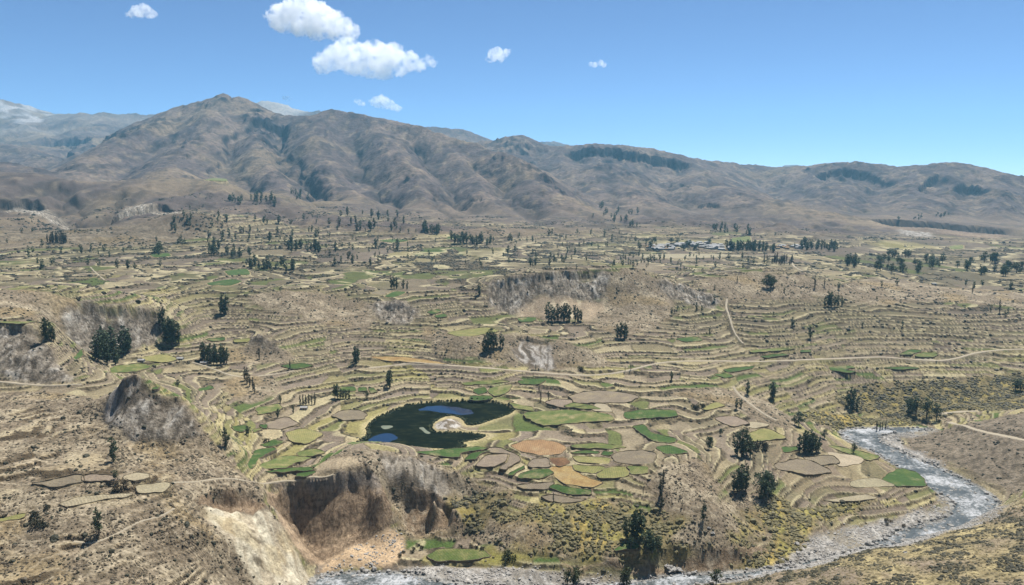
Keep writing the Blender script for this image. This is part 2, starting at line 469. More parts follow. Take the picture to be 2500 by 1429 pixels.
# ------------------------------------------------------------------ areas of the ground (photo outlines dropped onto the land)
AREAS = [
    # kind, outline, softness in metres, wobble in metres
    ('scrub', [(-120, 950), (190, 955), (270, 1000), (292, 940), (330, 926), (400, 970), (440, 976), (470, 1012), (515, 1072), (565, 1132), (615, 1172), (640, 1190), (640, 1215), (700, 1300), (780, 1425), (790, 1480), (400, 1500), (-200, 1500), (-400, 1300), (-300, 950)], 3, 2),
    ('rock', [(268, 1000), (295, 938), (330, 926), (400, 970), (440, 974), (475, 1015), (500, 1060), (440, 1075), (380, 1080), (320, 1070), (285, 1050)], 3, 3),
    ('white', [(258, 1015), (268, 975), (290, 935), (306, 940), (290, 985), (280, 1040), (262, 1030)], 1.5, 1.5),
    ('rock', [(-120, 798), (80, 798), (112, 845), (180, 924), (150, 932), (0, 926), (-120, 926)], 4, 4),
    ('scrub', [(-120, 715), (130, 728), (200, 734), (150, 790), (90, 775), (0, 775), (-120, 775)], 4, 4),
    ('rock', [(150, 800), (190, 732), (250, 755), (300, 749), (390, 767), (392, 835), (330, 850), (220, 862)], 5, 5),
    ('scrub', [(600, 720), (700, 713), (850, 720), (940, 745), (890, 800), (800, 790), (640, 760)], 8, 8),
    ('rock', [(900, 740), (1000, 742), (1030, 765), (985, 792), (930, 778)], 5, 4),
    ('scrub', [(1030, 780), (1130, 834), (1250, 808), (1400, 838), (1480, 872), (1470, 892), (1350, 898), (1250, 888), (1130, 884), (1040, 850)], 5, 5),
    ('white', [(1258, 822), (1340, 832), (1350, 862), (1345, 908), (1315, 902), (1262, 868)], 4, 5),
    ('rock', [(1180, 694), (1250, 680), (1400, 668), (1485, 662), (1490, 705), (1440, 728), (1380, 718), (1300, 704), (1255, 765), (1200, 745)], 6, 6),
    ('scree', [(1250, 772), (1300, 712), (1380, 720), (1450, 730), (1490, 706), (1475, 765), (1440, 790), (1400, 778), (1300, 770)], 6, 5),
    ('scrub', [(1490, 664), (1560, 664), (1650, 702), (1625, 790), (1560, 818), (1460, 802), (1450, 770), (1490, 712)], 6, 6),
    ('rock', [(1590, 676), (1700, 704), (1750, 724), (1740, 750), (1650, 724)], 6, 8),
    ('scrub', [(1700, 684), (1850, 664), (1960, 674), (2060, 704), (2060, 725), (1900, 735), (1760, 730)], 8, 8),
    ('scrub', [(2050, 695), (2150, 675), (2300, 700), (2600, 714), (2600, 745), (2300, 735), (2100, 740)], 8, 8),
    ('rock', [(600, 864), (617, 824), (640, 822), (676, 846), (700, 876), (650, 884)], 3, 3),
    ('scrub', [(470, 850), (600, 845), (700, 850), (710, 885), (600, 888)], 4, 5),
    ('scrub', [(545, 930), (620, 915), (690, 925), (660, 975), (600, 985), (550, 960)], 4, 4),
    ('scrub', [(1605, 1135), (1650, 1132), (1720, 1118), (1745, 1180), (1765, 1260), (1700, 1290), (1615, 1290), (1595, 1220)], 4, 4),
    ('yellow', [(1195, 1275), (1300, 1240), (1400, 1218), (1500, 1228), (1600, 1262), (1700, 1290), (1765, 1334), (1600, 1348), (1400, 1366), (1300, 1345), (1205, 1335)], 5, 5),
    ('scrub', [(1170, 1260), (1260, 1260), (1330, 1290), (1450, 1330), (1400, 1362), (1300, 1345), (1205, 1335)], 5, 6),
    ('bank', [(1360, 1376), (1500, 1360), (1600, 1353), (1700, 1345), (1800, 1336), (1880, 1330), (1890, 1370), (1800, 1388), (1700, 1392), (1550, 1402), (1400, 1396)], 1.5, 1),
    ('scrub', [(780, 1128), (870, 1095), (950, 1105), (1050, 1123), (1115, 1150), (1200, 1172), (1262, 1200), (1200, 1250), (1130, 1310), (1050, 1310), (980, 1300), (940, 1200), (890, 1152), (800, 1162)], 3, 3),
    ('rock', [(900, 1110), (960, 1112), (1060, 1135), (1110, 1170), (1090, 1225), (1000, 1190), (950, 1150)], 3, 4),
    ('bank', [(985, 1200), (1060, 1195), (1110, 1240), (1130, 1300), (1040, 1305), (985, 1275)], 2.5, 2),
    ('brush', [(1090, 1195), (1180, 1190), (1250, 1210), (1230, 1260), (1170, 1290), (1110, 1240)], 4, 4),
    ('tanflat', [(775, 1150), (790, 1128), (870, 1118), (890, 1148), (800, 1160), (705, 1172), (740, 1160)], 2, 1),
    ('red', [(640, 1188), (700, 1174), (760, 1168), (830, 1158), (893, 1146), (935, 1185), (965, 1290), (900, 1322), (800, 1374), (745, 1364), (690, 1285)], 1.5, 1),
    ('pale', [(480, 1238), (560, 1220), (645, 1228), (700, 1298), (785, 1425), (660, 1445), (600, 1380), (520, 1290)], 2.5, 3),
    ('red', [(468, 1228), (500, 1205), (560, 1190), (610, 1195), (642, 1218), (655, 1240), (600, 1252), (540, 1234)], 1.5, 1.5),
    ('talus', [(830, 1352), (900, 1322), (965, 1292), (1000, 1312), (985, 1370), (900, 1386), (800, 1392), (770, 1397)], 2, 2),
    ('gravel', [(960, 1390), (1100, 1378), (1350, 1397), (1600, 1402), (1640, 1445), (760, 1445), (768, 1402)], 3, 2),
    ('meadow', [(1030, 1362), (1080, 1338), (1180, 1338), (1240, 1350), (1330, 1365), (1200, 1378), (1060, 1378)], 3, 3),
    ('gravel', [(1720, 1445), (1800, 1398), (1920, 1370), (1950, 1328), (2060, 1290), (2180, 1262), (2290, 1240), (2290, 1208), (2340, 1198), (2460, 1225), (2440, 1268), (2300, 1308), (2120, 1344), (1950, 1398)], 3, 3),
    ('gravel', [(2045, 1045), (2280, 1043), (2300, 1062), (2170, 1068), (2310, 1130), (2460, 1218), (2420, 1232), (2200, 1152), (2080, 1092)], 3, 3),
    ('greyscrub', [(2300, 1048), (2500, 1005), (2620, 1000), (2620, 1190), (2480, 1192), (2310, 1132), (2180, 1075)], 5, 4),
    ('drygrass', [(1640, 1440), (1750, 1418), (1900, 1402), (2100, 1350), (2300, 1305), (2450, 1256), (2510, 1205), (2800, 1200), (2800, 1480), (2200, 1500), (1640, 1480)], 3, 2),
    ('yellow', [(1880, 1345), (1900, 1300), (1870, 1262), (1950, 1242), (2110, 1216), (2140, 1222), (2010, 1262), (1965, 1320), (1905, 1385), (1760, 1402), (1770, 1388)], 3, 3),
    ('yellow', [(1930, 1000), (2050, 1010), (2260, 1017), (2260, 1032), (2100, 1032), (2030, 1046), (1975, 1024)], 3, 3),
    ('brush', [(2010, 965), (2180, 932), (2350, 932), (2500, 902), (2620, 900), (2620, 1000), (2400, 1002), (2300, 1020), (2100, 1006)], 8, 6),
    ('scrub', [(1640, 950), (1780, 950), (1900, 990), (1960, 1040), (1900, 1046), (1800, 1002), (1700, 972)], 4, 5),
    ('scrub', [(1640, 1345), (1620, 1292), (1700, 1262), (1770, 1225), (1788, 1190), (1850, 1215), (1895, 1215), (1905, 1262), (1860, 1300), (1760, 1332)], 4, 4),
    ('yellow', [(1800, 1270), (1880, 1225), (1930, 1235), (1900, 1290), (1840, 1320), (1780, 1330)], 5, 6),
    ('flat', [(1880, 1050), (2060, 1070), (2160, 1120), (2290, 1185), (2240, 1200), (1960, 1215), (1880, 1160)], 5, 2),
    ('scrub', [(-120, 480), (60, 485), (200, 530), (430, 505), (520, 560), (380, 595), (100, 600), (-120, 600)], 40, 40),
    ('scrub', [(-120, 430), (130, 434), (330, 448), (560, 450), (700, 482), (800, 530), (1000, 548), (1300, 556), (1450, 562), (1400, 575), (1000, 572), (720, 545), (560, 520), (430, 505), (200, 530), (60, 485), (-120, 480)], 40, 40),
    ('scrub', [(1500, 515), (1800, 520), (2050, 538), (2140, 562), (2000, 578), (1800, 562), (1600, 548), (1500, 545)], 40, 40),
    ('rock', [(0, 490), (60, 486), (130, 488), (200, 530), (190, 545), (100, 520), (0, 510)], 12, 12),
    ('rock', [(270, 505), (330, 488), (420, 505), (460, 525), (350, 520)], 10, 10),
    ('white', [(2180, 555), (2300, 558), (2290, 580), (2200, 575)], 12, 14),
    ('bank', [(2110, 534), (2250, 542), (2450, 557), (2460, 585), (2350, 576), (2200, 562), (2130, 552)], 8, 4),
]
AREAS += [('crag', p, 30, 30) for p in (
    [(580, 275), (650, 270), (700, 330), (712, 400), (690, 405), (640, 350), (600, 310)], [(716, 372), (735, 380), (792, 462), (780, 470), (745, 430)],
    [(430, 262), (500, 247), (545, 238), (580, 248), (540, 262), (480, 266)], [(165, 365), (230, 335), (290, 330), (370, 305), (360, 325), (290, 350), (200, 380)],
    [(90, 335), (180, 335), (230, 345), (180, 360), (110, 352)], [(965, 420), (1000, 425), (1020, 455), (990, 450)], [(1130, 460), (1170, 470), (1160, 490)],
    [(1170, 355), (1320, 362), (1330, 372), (1190, 366)], [(1380, 372), (1500, 366), (1600, 378), (1690, 398), (1680, 406), (1560, 390), (1400, 384)],
    [(1990, 425), (2060, 415), (2120, 416), (2060, 430), (2010, 434)], [(1950, 412), (2040, 400), (2180, 404), (2060, 408), (1970, 418)], [(2230, 480), (2260, 440), (2300, 422), (2290, 440), (2250, 485)],
    [(2290, 450), (2330, 440), (2390, 450), (2420, 480), (2370, 475), (2320, 465)], [(2420, 440), (2450, 470), (2490, 520), (2470, 525), (2430, 480)], [(1690, 500), (1750, 496), (1750, 508), (1700, 510)],
    [(1290, 400), (1350, 440), (1390, 480), (1370, 475), (1310, 430)], [(215, 480), (240, 470), (250, 500), (230, 510)], [(255, 505), (300, 468), (308, 475), (275, 510)])]
AREA_W = [(k, chaikin(world_poly(p), 1), s, w) for k, p, s, w in AREAS]

LAKE_PX = [(868, 1082), (900, 1062), (893, 1047), (915, 1022), (955, 1005), (985, 991), (1030, 985), (1100, 981), (1180, 982), (1230, 986), (1257, 1004), (1242, 1014), (1205, 1024), (1168, 1038), (1138, 1040), (1134, 1026),
           (1112, 1015), (1082, 1017), (1056, 1034), (1050, 1048), (1066, 1058), (1108, 1056), (1150, 1058), (1188, 1062), (1172, 1074), (1120, 1080), (1145, 1090), (1110, 1098), (1050, 1099), (985, 1096), (930, 1092), (890, 1090)]
LAKE_Z = 35.0
def at_level(pts, z):
    p = np.array(pts, float)
    sx, sz = ray(p[:, 0], p[:, 1])
    Y = (z - CAM_Z) / sz
    return np.stack([sx * Y, Y, np.full(len(p), z)], 1)
LAKE_P = chaikin(at_level(LAKE_PX, LAKE_Z), 2)

RIV_N = np.array([at_level([(p[0], p[1])], p[2])[0] for p in RIVER])
def river_z(x, y):
    d = np.hypot(x[..., None] - RIV_N[:, 0], y[..., None] - RIV_N[:, 1]) + 3
    w = d ** -3.0
    return (w * RIV_N[:, 2]).sum(-1) / w.sum(-1)
def level_poly(pts):
    out = []
    for px, py in pts:
        z = 4.0
        for _ in range(6):
            q = at_level([(px, py)], z)[0]
            z = float(river_z(q[0:1], q[1:2])[0])
        out.append(at_level([(px, py)], z)[0])
    return np.array(out)
RIVER_A = chaikin(level_poly([(2278, 1045), (2160, 1043), (2060, 1044), (2040, 1056), (2068, 1080), (2130, 1104), (2190, 1142), (2255, 1188), (2310, 1218), (2322, 1245), (2290, 1264), (2200, 1288), (2130, 1318), (2105, 1336),
                               (2050, 1350), (2075, 1354), (2130, 1346), (2250, 1325), (2370, 1303), (2405, 1285), (2440, 1256), (2452, 1228), (2400, 1190), (2320, 1150), (2230, 1112), (2160, 1080), (2150, 1066), (2200, 1058), (2280, 1052)]), 2)
RIVER_B = chaikin(level_poly([(758, 1402), (850, 1394), (950, 1392), (1030, 1402), (1120, 1422), (1300, 1430), (1480, 1424), (1580, 1410), (1640, 1398), (1720, 1397), (1830, 1391), (1960, 1372), (2050, 1349), (2085, 1352),
                               (2000, 1378), (1900, 1408), (1800, 1422), (1650, 1440), (1450, 1452), (1000, 1455), (740, 1450)]), 2)

# roads and trails: outline in photo pixels, width in metres
TRACKS = [
    ('dirt_road', 3.4, 'pale dirt road curving across the terraces behind the lake', [(900, 900), (980, 890), (1080, 893), (1160, 898), (1260, 905), (1350, 913), (1430, 918), (1490, 914), (1540, 904), (1600, 888), (1650, 883), (1760, 882), (1850, 884), (1950, 880), (2050, 876), (2150, 872), (2250, 880), (2300, 882), (2340, 875), (2380, 862), (2440, 855), (2500, 853)]),
    ('dirt_road', 5.0, 'pale dirt road climbing the grey slope above the river bend', [(2318, 1031), (2345, 1040), (2400, 1055), (2450, 1066), (2520, 1080)]),
    ('dirt_road', 4.5, 'pale dirt track beside the trees above the far river bank', [(2290, 1012), (2340, 1006), (2400, 1004)]),
    ('footpath', 1.6, 'light footpath along the top of the brown river cliff', [(420, 1180), (470, 1179), (540, 1168), (590, 1172), (620, 1181), (650, 1176), (700, 1176), (760, 1170), (820, 1160)]),
    ('footpath', 1.8, 'light footpath below the pale eroded hill', [(-20, 931), (60, 940), (130, 943), (200, 939)]),
    ('footpath', 1.4, 'winding goat track below the terraces of the near hillside', [(180, 1325), (230, 1330), (300, 1300), (340, 1275), (400, 1262), (430, 1240)]),
    ('footpath', 2.2, 'light walled path crossing the fields from the groves', [(470, 885), (520, 900), (560, 918), (600, 924), (660, 916), (720, 905)]),
    ('footpath', 2.5, 'stony path between stone walls running down to the river meadow', [(1790, 945), (1795, 960), (1830, 985), (1860, 1010), (1900, 1030)]),
    ('footpath', 2.2, 'pale gully path dropping through the terraces below the brown hill', [(1775, 730), (1765, 745), (1780, 765), (1785, 790), (1790, 815), (1815, 840)]),
    ('footpath', 2.0, 'pale track climbing the brown hill below the village', [(1690, 676), (1730, 668), (1780, 662), (1840, 657)]),
    ('footpath', 2.5, 'pale track descending from the village plateau', [(1935, 630), (1925, 642), (1935, 652), (1960, 662)]),
    ('footpath', 1.6, 'light path over the terraces above the grey scarp', [(220, 652), (235, 668), (255, 684)]),
    ('dirt_road', 3.5, 'pale road along the foot of the village plateau', [(1500, 627), (1650, 628), (1800, 626), (1900, 622), (1960, 624)]),
]
def polyline_world(pts, step):
    p = np.array(pts, float)
    s = np.concatenate([[0], np.cumsum(np.hypot(*(p[1:] - p[:-1]).T))])
    q = np.linspace(0, s[-1], max(6, int(s[-1] / 12)))
    W_ = BASE.hit(np.interp(q, s, p[:, 0]), np.interp(q, s, p[:, 1]))[:, :2]
    for _ in range(3):
        W_[1:-1] = W_[1:-1] * .5 + (W_[:-2] + W_[2:]) * .25
    s = np.concatenate([[0], np.cumsum(np.hypot(*(W_[1:] - W_[:-1]).T))])
    q = np.arange(0, s[-1], step)
    return np.stack([np.interp(q, s, W_[:, 0]), np.interp(q, s, W_[:, 1])], 1)
TRACK_W = [(nm, w, lb, polyline_world(p, 2.0 if w < 4 else 3.0)) for nm, w, lb, p in TRACKS]

# single fields: colour key, label tail, outline
FIELDS = [
    ('light', 'broad oval light green field above the brown cliff', [(632, 1133), (650, 1126), (700, 1121), (760, 1116), (742, 1130), (715, 1138), (700, 1146), (652, 1144)]),
    ('green', 'long dark green strip field below the oval field above the brown cliff', [(650, 1147), (700, 1150), (755, 1141), (761, 1148), (722, 1157), (690, 1160), (662, 1154)]),
    ('green', 'small dark green field at the lip of the brown cliff', [(729, 1156), (765, 1150), (772, 1155), (752, 1167), (724, 1172)]),
    ('green', 'hook-shaped green field curling round the oval field', [(604, 1118), (625, 1109), (665, 1107), (670, 1112), (632, 1118), (622, 1140), (610, 1136)]),
    ('light', 'light green field on the low rise before the lake', [(724, 1106), (770, 1098), (794, 1104), (760, 1116), (730, 1117)]),
    ('green', 'dark green field edged by a curved wall above the oval field', [(637, 1086), (668, 1075), (692, 1080), (678, 1090), (650, 1093)]),
    ('green', 'green field beside the tall lone tree at the hill foot', [(565, 1042), (600, 1042), (604, 1049), (592, 1058), (572, 1050)]),
    ('green', 'tiny green plot beside a round bush in the straw fields', [(634, 1040), (650, 1037), (651, 1048), (640, 1047)]),
    ('light', 'tiny light green plot next to the tiny green plot', [(616, 1050), (634, 1047), (638, 1052), (620, 1058)]),
    ('green', 'narrow green plot below the crossing of the walled paths', [(486, 951), (513, 943), (522, 951), (490, 956)]),
    ('green', 'small green plot at the shoulder of the dark knoll', [(372, 946), (392, 948), (385, 956), (373, 953)]),
    ('green', 'green plot just behind the small eucalyptus grove by the lake', [(828, 945), (866, 946), (870, 956), (836, 957)]),
    ('green', 'middle green plot of three behind the eucalyptus grove by the lake', [(874, 948), (893, 946), (895, 956), (876, 958)]),
    ('green', 'green plot beside the lone round tree behind the lake', [(899, 950), (912, 948), (919, 958), (905, 963)]),
    ('green', 'small green plot beside the big grove under the grey scarp', [(176, 867), (200, 864), (203, 873), (186, 875)]),
    ('light', 'light green field before the big grove under the grey scarp', [(274, 892), (350, 892), (366, 902), (330, 912), (272, 906)]),
    ('olive', 'olive field between the big grove and the walled path', [(345, 872), (400, 865), (436, 880), (400, 888), (350, 882)]),
    ('green', 'dark green field in the hollow behind the lake', [(1156, 951), (1184, 945), (1190, 960), (1165, 966)]),
    ('green', 'long low green field on the far lake shore', [(1148, 969), (1188, 967), (1206, 972), (1182, 980), (1148, 979)]),
    ('light', 'light green field climbing from the far lake shore', [(1194, 948), (1250, 938), (1240, 960), (1212, 970), (1195, 962)]),
    ('light', 'thin light green terrace above the far lake shore', [(1128, 936), (1190, 928), (1250, 932), (1190, 940), (1135, 944)]),
    ('green', 'green field just below the pale dirt road', [(1264, 932), (1298, 926), (1332, 930), (1312, 940), (1272, 941)]),
    ('green', 'wedge-shaped green field on the near lake shore', [(1012, 1101), (1090, 1100), (1170, 1095), (1192, 1098), (1122, 1108), (1124, 1120), (1080, 1114)]),
    ('green', 'small curved green field beside the ploughed grey field', [(1134, 1122), (1152, 1110), (1194, 1101), (1172, 1112), (1162, 1124)]),
    ('green', 'bright green field above the yellow shrub slope', [(1258, 1170), (1300, 1147), (1340, 1147), (1351, 1158), (1322, 1172)]),
    ('green', 'curved green field above the lone cypress', [(1340, 1190), (1358, 1184), (1400, 1193), (1441, 1200), (1442, 1212), (1385, 1208)]),
    ('green', 'sliver of green field along the stone bank', [(1238, 1162), (1280, 1136), (1276, 1146), (1252, 1164)]),
    ('orange', 'orange-brown dry field shaped like a fan', [(1250, 1090), (1276, 1078), (1320, 1075), (1362, 1081), (1380, 1096), (1368, 1110), (1312, 1112), (1264, 1100)]),
    ('redbrown', 'reddish brown marshy patch below the orange field', [(1338, 1119), (1380, 1118), (1392, 1134), (1362, 1141)]),
    ('rust', 'tawny marsh grass below the reddish patch', [(1340, 1142), (1390, 1138), (1420, 1160), (1470, 1180), (1440, 1194), (1370, 1180)]),
    ('ploughed', 'ploughed grey field ringed by a hedge wall near the lake', [(1162, 1136), (1186, 1112), (1240, 1110), (1232, 1130), (1200, 1143), (1170, 1142)]),
    ('ploughed', 'grey ploughed field curving round the hedge wall', [(1165, 1101), (1215, 1094), (1262, 1110), (1268, 1124), (1232, 1150), (1215, 1150), (1238, 1130), (1246, 1108), (1200, 1106)]),
    ('ploughed', 'grey ploughed plot above the bright green field', [(1302, 1121), (1334, 1120), (1346, 1143), (1292, 1144)]),
    ('ploughed', 'grey ploughed field below the bright green field', [(1258, 1186), (1350, 1176), (1332, 1197), (1282, 1199)]),
    ('ploughed', 'grey ploughed field behind the lone cypress', [(1322, 1216), (1345, 1208), (1400, 1216), (1432, 1222), (1400, 1230), (1340, 1228)]),
    ('green', 'long green strip among the yellow-green terraces', [(1394, 1106), (1430, 1102), (1462, 1104), (1456, 1110), (1402, 1110)]),
    ('green', 'short green strip among the yellow-green terraces', [(1474, 1104), (1500, 1106), (1490, 1115), (1470, 1112)]),
    ('light', 'light green terrace above the green strips', [(1400, 1088), (1470, 1084), (1530, 1092), (1480, 1098), (1402, 1097)]),
    ('olive', 'mottled olive field of dense shrubs', [(1396, 1116), (1490, 1118), (1484, 1136), (1412, 1131)]),
    ('olive', 'olive stubble field below the mottled field', [(1396, 1137), (1480, 1140), (1450, 1160), (1402, 1152)]),
    ('olive', 'olive field with two small bare trees', [(1484, 1142), (1530, 1140), (1540, 1164), (1470, 1172), (1455, 1162)]),
    ('light', 'light green field beside the bare scrub hill', [(1534, 1142), (1580, 1138), (1585, 1160), (1542, 1163)]),
    ('ploughed', 'mauve ploughed field beside the yellow-green terraces', [(1500, 1108), (1560, 1100), (1600, 1108), (1590, 1130), (1552, 1138), (1500, 1130)]),
    ('green', 'green field at the top of the bare scrub hill', [(1598, 1094), (1640, 1090), (1682, 1108), (1628, 1111)]),
    ('green', 'wide green field on the plain beyond the lake', [(1524, 1008), (1590, 1000), (1650, 1004), (1652, 1020), (1532, 1026)]),
    ('light', 'wide light green pasture beside the lake', [(1286, 1012), (1380, 1000), (1480, 1010), (1494, 1028), (1400, 1032), (1335, 1040), (1292, 1028)]),
    ('light', 'light green shore strip at the tip of the lake', [(1238, 984), (1300, 995), (1302, 1005), (1262, 1000)]),
    ('light', 'curved light green terrace above the pasture', [(1380, 995), (1400, 985), (1440, 990), (1470, 1000), (1420, 1000)]),
    ('green', 'sickle-shaped green field between curved walls', [(1544, 1042), (1574, 1038), (1592, 1060), (1650, 1074), (1642, 1083), (1592, 1076), (1558, 1056)]),
    ('green', 'green field at the tip of the fields inside the river bend', [(2152, 1166), (2200, 1146), (2240, 1160), (2262, 1188), (2188, 1190)]),
    ('light', 'narrow green strip along the river meadow', [(2020, 1085), (2080, 1098), (2150, 1120), (2120, 1126), (2060, 1104)]),
    ('green', 'bright green plot beside the dark round tree group', [(1908, 1093), (1945, 1091), (1946, 1103), (1914, 1105)]),
    ('ploughed', 'grey ploughed field inside the river bend', [(1888, 1132), (1960, 1120), (2032, 1154), (1980, 1166), (1902, 1146)]),
    ('ploughed', 'grey field below the dark round tree group', [(1960, 1116), (2030, 1114), (2050, 1132), (2000, 1138)]),
    ('straw', 'straw field on the spine of the river peninsula', [(2022, 1102), (2100, 1118), (2106, 1132), (2050, 1140), (2030, 1120)]),
    ('straw', 'pale field along the stone wall of the peninsula', [(2080, 1172), (2148, 1168), (2184, 1190), (2080, 1192)]),
    ('straw', 'pale crescent field on the low river flat', [(2010, 1222), (2110, 1208), (2140, 1214), (2110, 1226), (2040, 1230)]),
    ('olive', 'olive field before the broad tree above the river', [(1830, 1058), (1870, 1046), (1922, 1074), (1838, 1080)]),
    ('green', 'green half of the paired fields on the far terraces', [(2194, 868), (2222, 852), (2252, 855), (2222, 871)]),
    ('light', 'light green half of the paired fields on the far terraces', [(2230, 872), (2256, 857), (2292, 865), (2272, 878)]),
    ('green', 'angular green field below the far dirt road', [(2024, 892), (2080, 888), (2086, 899), (2060, 904), (2092, 916), (2070, 920), (2030, 906)]),
    ('green', 'slim green field east of the angular field', [(2158, 901), (2200, 895), (2246, 899), (2200, 907)]),
    ('green', 'green fields stepping down below the dirt road', [(1766, 902), (1842, 893), (1832, 905), (1778, 912)]),
    ('green', 'green plot below the stepping fields', [(1742, 914), (1772, 912), (1792, 922), (1770, 926)]),
    ('green', 'green plot above the dirt road', [(1858, 870), (1908, 863), (1926, 870), (1872, 876)]),
    ('green', 'tiny green plot above the dirt road', [(1954, 856), (1980, 854), (1978, 862), (1956, 863)]),
    ('light', 'light green terrace strip above the dirt road', [(1830, 856), (1890, 850), (1940, 854), (1890, 860), (1835, 863)]),
    ('green', 'green field at the foot of the scrub spur', [(1648, 827), (1700, 822), (1716, 834), (1672, 838)]),
    ('green', 'green plot at the foot of the scree amphitheatre', [(1264, 776), (1310, 776), (1302, 788), (1270, 787)]),
    ('green', 'green field on the shelf above the grey crags', [(936, 727), (962, 711), (992, 714), (964, 726)]),
    ('ploughed', 'brown field beside the green field on the shelf', [(905, 718), (925, 708), (955, 710), (934, 722)]),
    ('green', 'small green plot on the tilted terraces', [(1042, 762), (1070, 754), (1078, 764), (1056, 769)]),
    ('green', 'lower small green plot on the tilted terraces', [(1060, 771), (1086, 766), (1092, 775), (1070, 778)]),
    ('olive', 'olive field at the rim of the scrub slope', [(1086, 815), (1190, 798), (1222, 811), (1132, 824)]),
    ('green', 'long green field on the upper terraces', [(508, 691), (560, 683), (592, 688), (560, 698), (514, 696)]),
    ('green', 'green field higher on the upper terraces', [(548, 662), (600, 657), (612, 671), (562, 673)]),
    ('green', 'green plot beside the bushy tree on the upper terraces', [(366, 622), (410, 618), (418, 626), (380, 629)]),
    ('rust', 'thin rust-coloured field along the dirt road', [(900, 870), (980, 872), (1060, 882), (1090, 890), (1040, 892), (940, 882)]),
    ('green', 'dark green plot beside the tall grove on the terraces', [(500, 829), (545, 825), (552, 832), (520, 837)]),
    ('olive', 'dull green plot above the rocky knoll', [(568, 832), (612, 824), (604, 838), (575, 839)]),
    ('green', 'blue-green terrace beside the lone poplar', [(682, 893), (740, 887), (768, 896), (722, 905)]),
    ('light', 'pale green field in the straw fields', [(625, 998), (680, 986), (692, 1000), (634, 1016)]),
    ('ploughed', 'mauve ploughed field in the straw fields', [(648, 1032), (700, 1020), (732, 1038), (690, 1050), (652, 1046)]),
    ('ploughed', 'round mauve field beside the lake', [(812, 1016), (832, 1004), (870, 1003), (895, 1013), (886, 1026), (840, 1028)]),
    ('olive', 'olive meadow between the straw fields and the lake', [(700, 1056), (740, 1048), (790, 1062), (752, 1085), (710, 1080)]),
    ('light', 'low green river meadow with a dark round bush', [(1040, 1362), (1080, 1341), (1170, 1341), (1196, 1358), (1150, 1374), (1066, 1376)]),
    ('green', 'small green plot under the big trees on the bank', [(1500, 1347), (1520, 1327), (1560, 1327), (1562, 1346)]),
    ('ploughed', 'long grey terrace field on the near hillside', [(74, 1182), (120, 1174), (198, 1160), (196, 1180), (130, 1195)]),
    ('ploughed', 'grey terrace field beside the lone bush on the near hillside', [(203, 1162), (225, 1158), (282, 1166), (286, 1181), (202, 1178)]),
    ('straw', 'pale rounded field on the near hillside', [(306, 1160), (330, 1154), (362, 1160), (364, 1170), (330, 1176), (308, 1172)]),
    ('straw', 'pale stony field on the near hillside', [(330, 1182), (416, 1180), (400, 1206), (345, 1208)]),
    ('straw', 'long pale field at the edge of the near hillside terraces', [(142, 1232), (190, 1212), (260, 1206), (322, 1208), (300, 1218), (235, 1224), (172, 1243)]),
    ('olive', 'olive terrace field at the edge of the near hillside', [(-20, 1274), (40, 1258), (62, 1256), (56, 1272), (-20, 1284)]),
    ('light', 'green strip on top of the pale cliff', [(-20, 783), (60, 783), (95, 789), (60, 793), (-20, 790)]),
    ('ploughed', 'large mauve ploughed field on the plain beyond the lake', [(1392, 968), (1440, 955), (1500, 956), (1562, 968), (1530, 984), (1410, 986)]),
    ('ploughed', 'grey field beside the three slender cypresses', [(1330, 985), (1350, 976), (1400, 978), (1440, 990), (1380, 998)]),
    ('straw', 'pale straw field shaped like a bell beyond the lake', [(1448, 1004), (1456, 986), (1480, 986), (1496, 1008)]),
    ('ploughed', 'brown field on the plain above the olive fields', [(1742, 1022), (1790, 1014), (1830, 1036), (1790, 1046)]),
    ('olive', 'olive field on the stepped plain', [(1712, 1000), (1748, 982), (1772, 992), (1730, 1004)]),
    ('straw', 'pale straw field beyond the peninsula trees', [(1800, 1034), (1840, 1028), (1880, 1040), (1846, 1050)]),
    ('green', 'distant green field below the mountain foot', [(925, 588), (960, 584), (1000, 588), (960, 594)]),
    ('light', 'distant green field above the village', [(1785, 582), (1830, 576), (1832, 590), (1790, 594)]),
    ('light', 'distant green field before the mesa cliff', [(2318, 602), (2350, 598), (2352, 608), (2322, 609)]),
    ('light', 'high green field on the mountain bench', [(500, 440), (520, 433), (550, 436), (556, 444), (520, 446)]),
    ('straw', 'tawny fields along the village plateau edge', [(1560, 622), (1700, 620), (1820, 624), (1700, 631), (1580, 630)]),
]
FIELD_W = []
for key, lab, pts in FIELDS:
    P = world_poly(pts)
    c = P.mean(0)
    P[:, 2] = BASE.at(P[:, 0], P[:, 1])
    M_ = np.stack([P[:, 0] - c[0], P[:, 1] - c[1], np.ones(len(P))], 1)
    g, *_ = np.linalg.lstsq(M_, P[:, 2], rcond=None)
    fl = 0.7
    gl = math.hypot(g[0], g[1])
    fl = min(fl, 0.17 / max(gl, 1e-6))
    g = (g[0] * fl, g[1] * fl, g[2])
    FIELD_W.append((key, lab, soften(P), c, g))
print('fields', len(FIELD_W))

tick('polys')
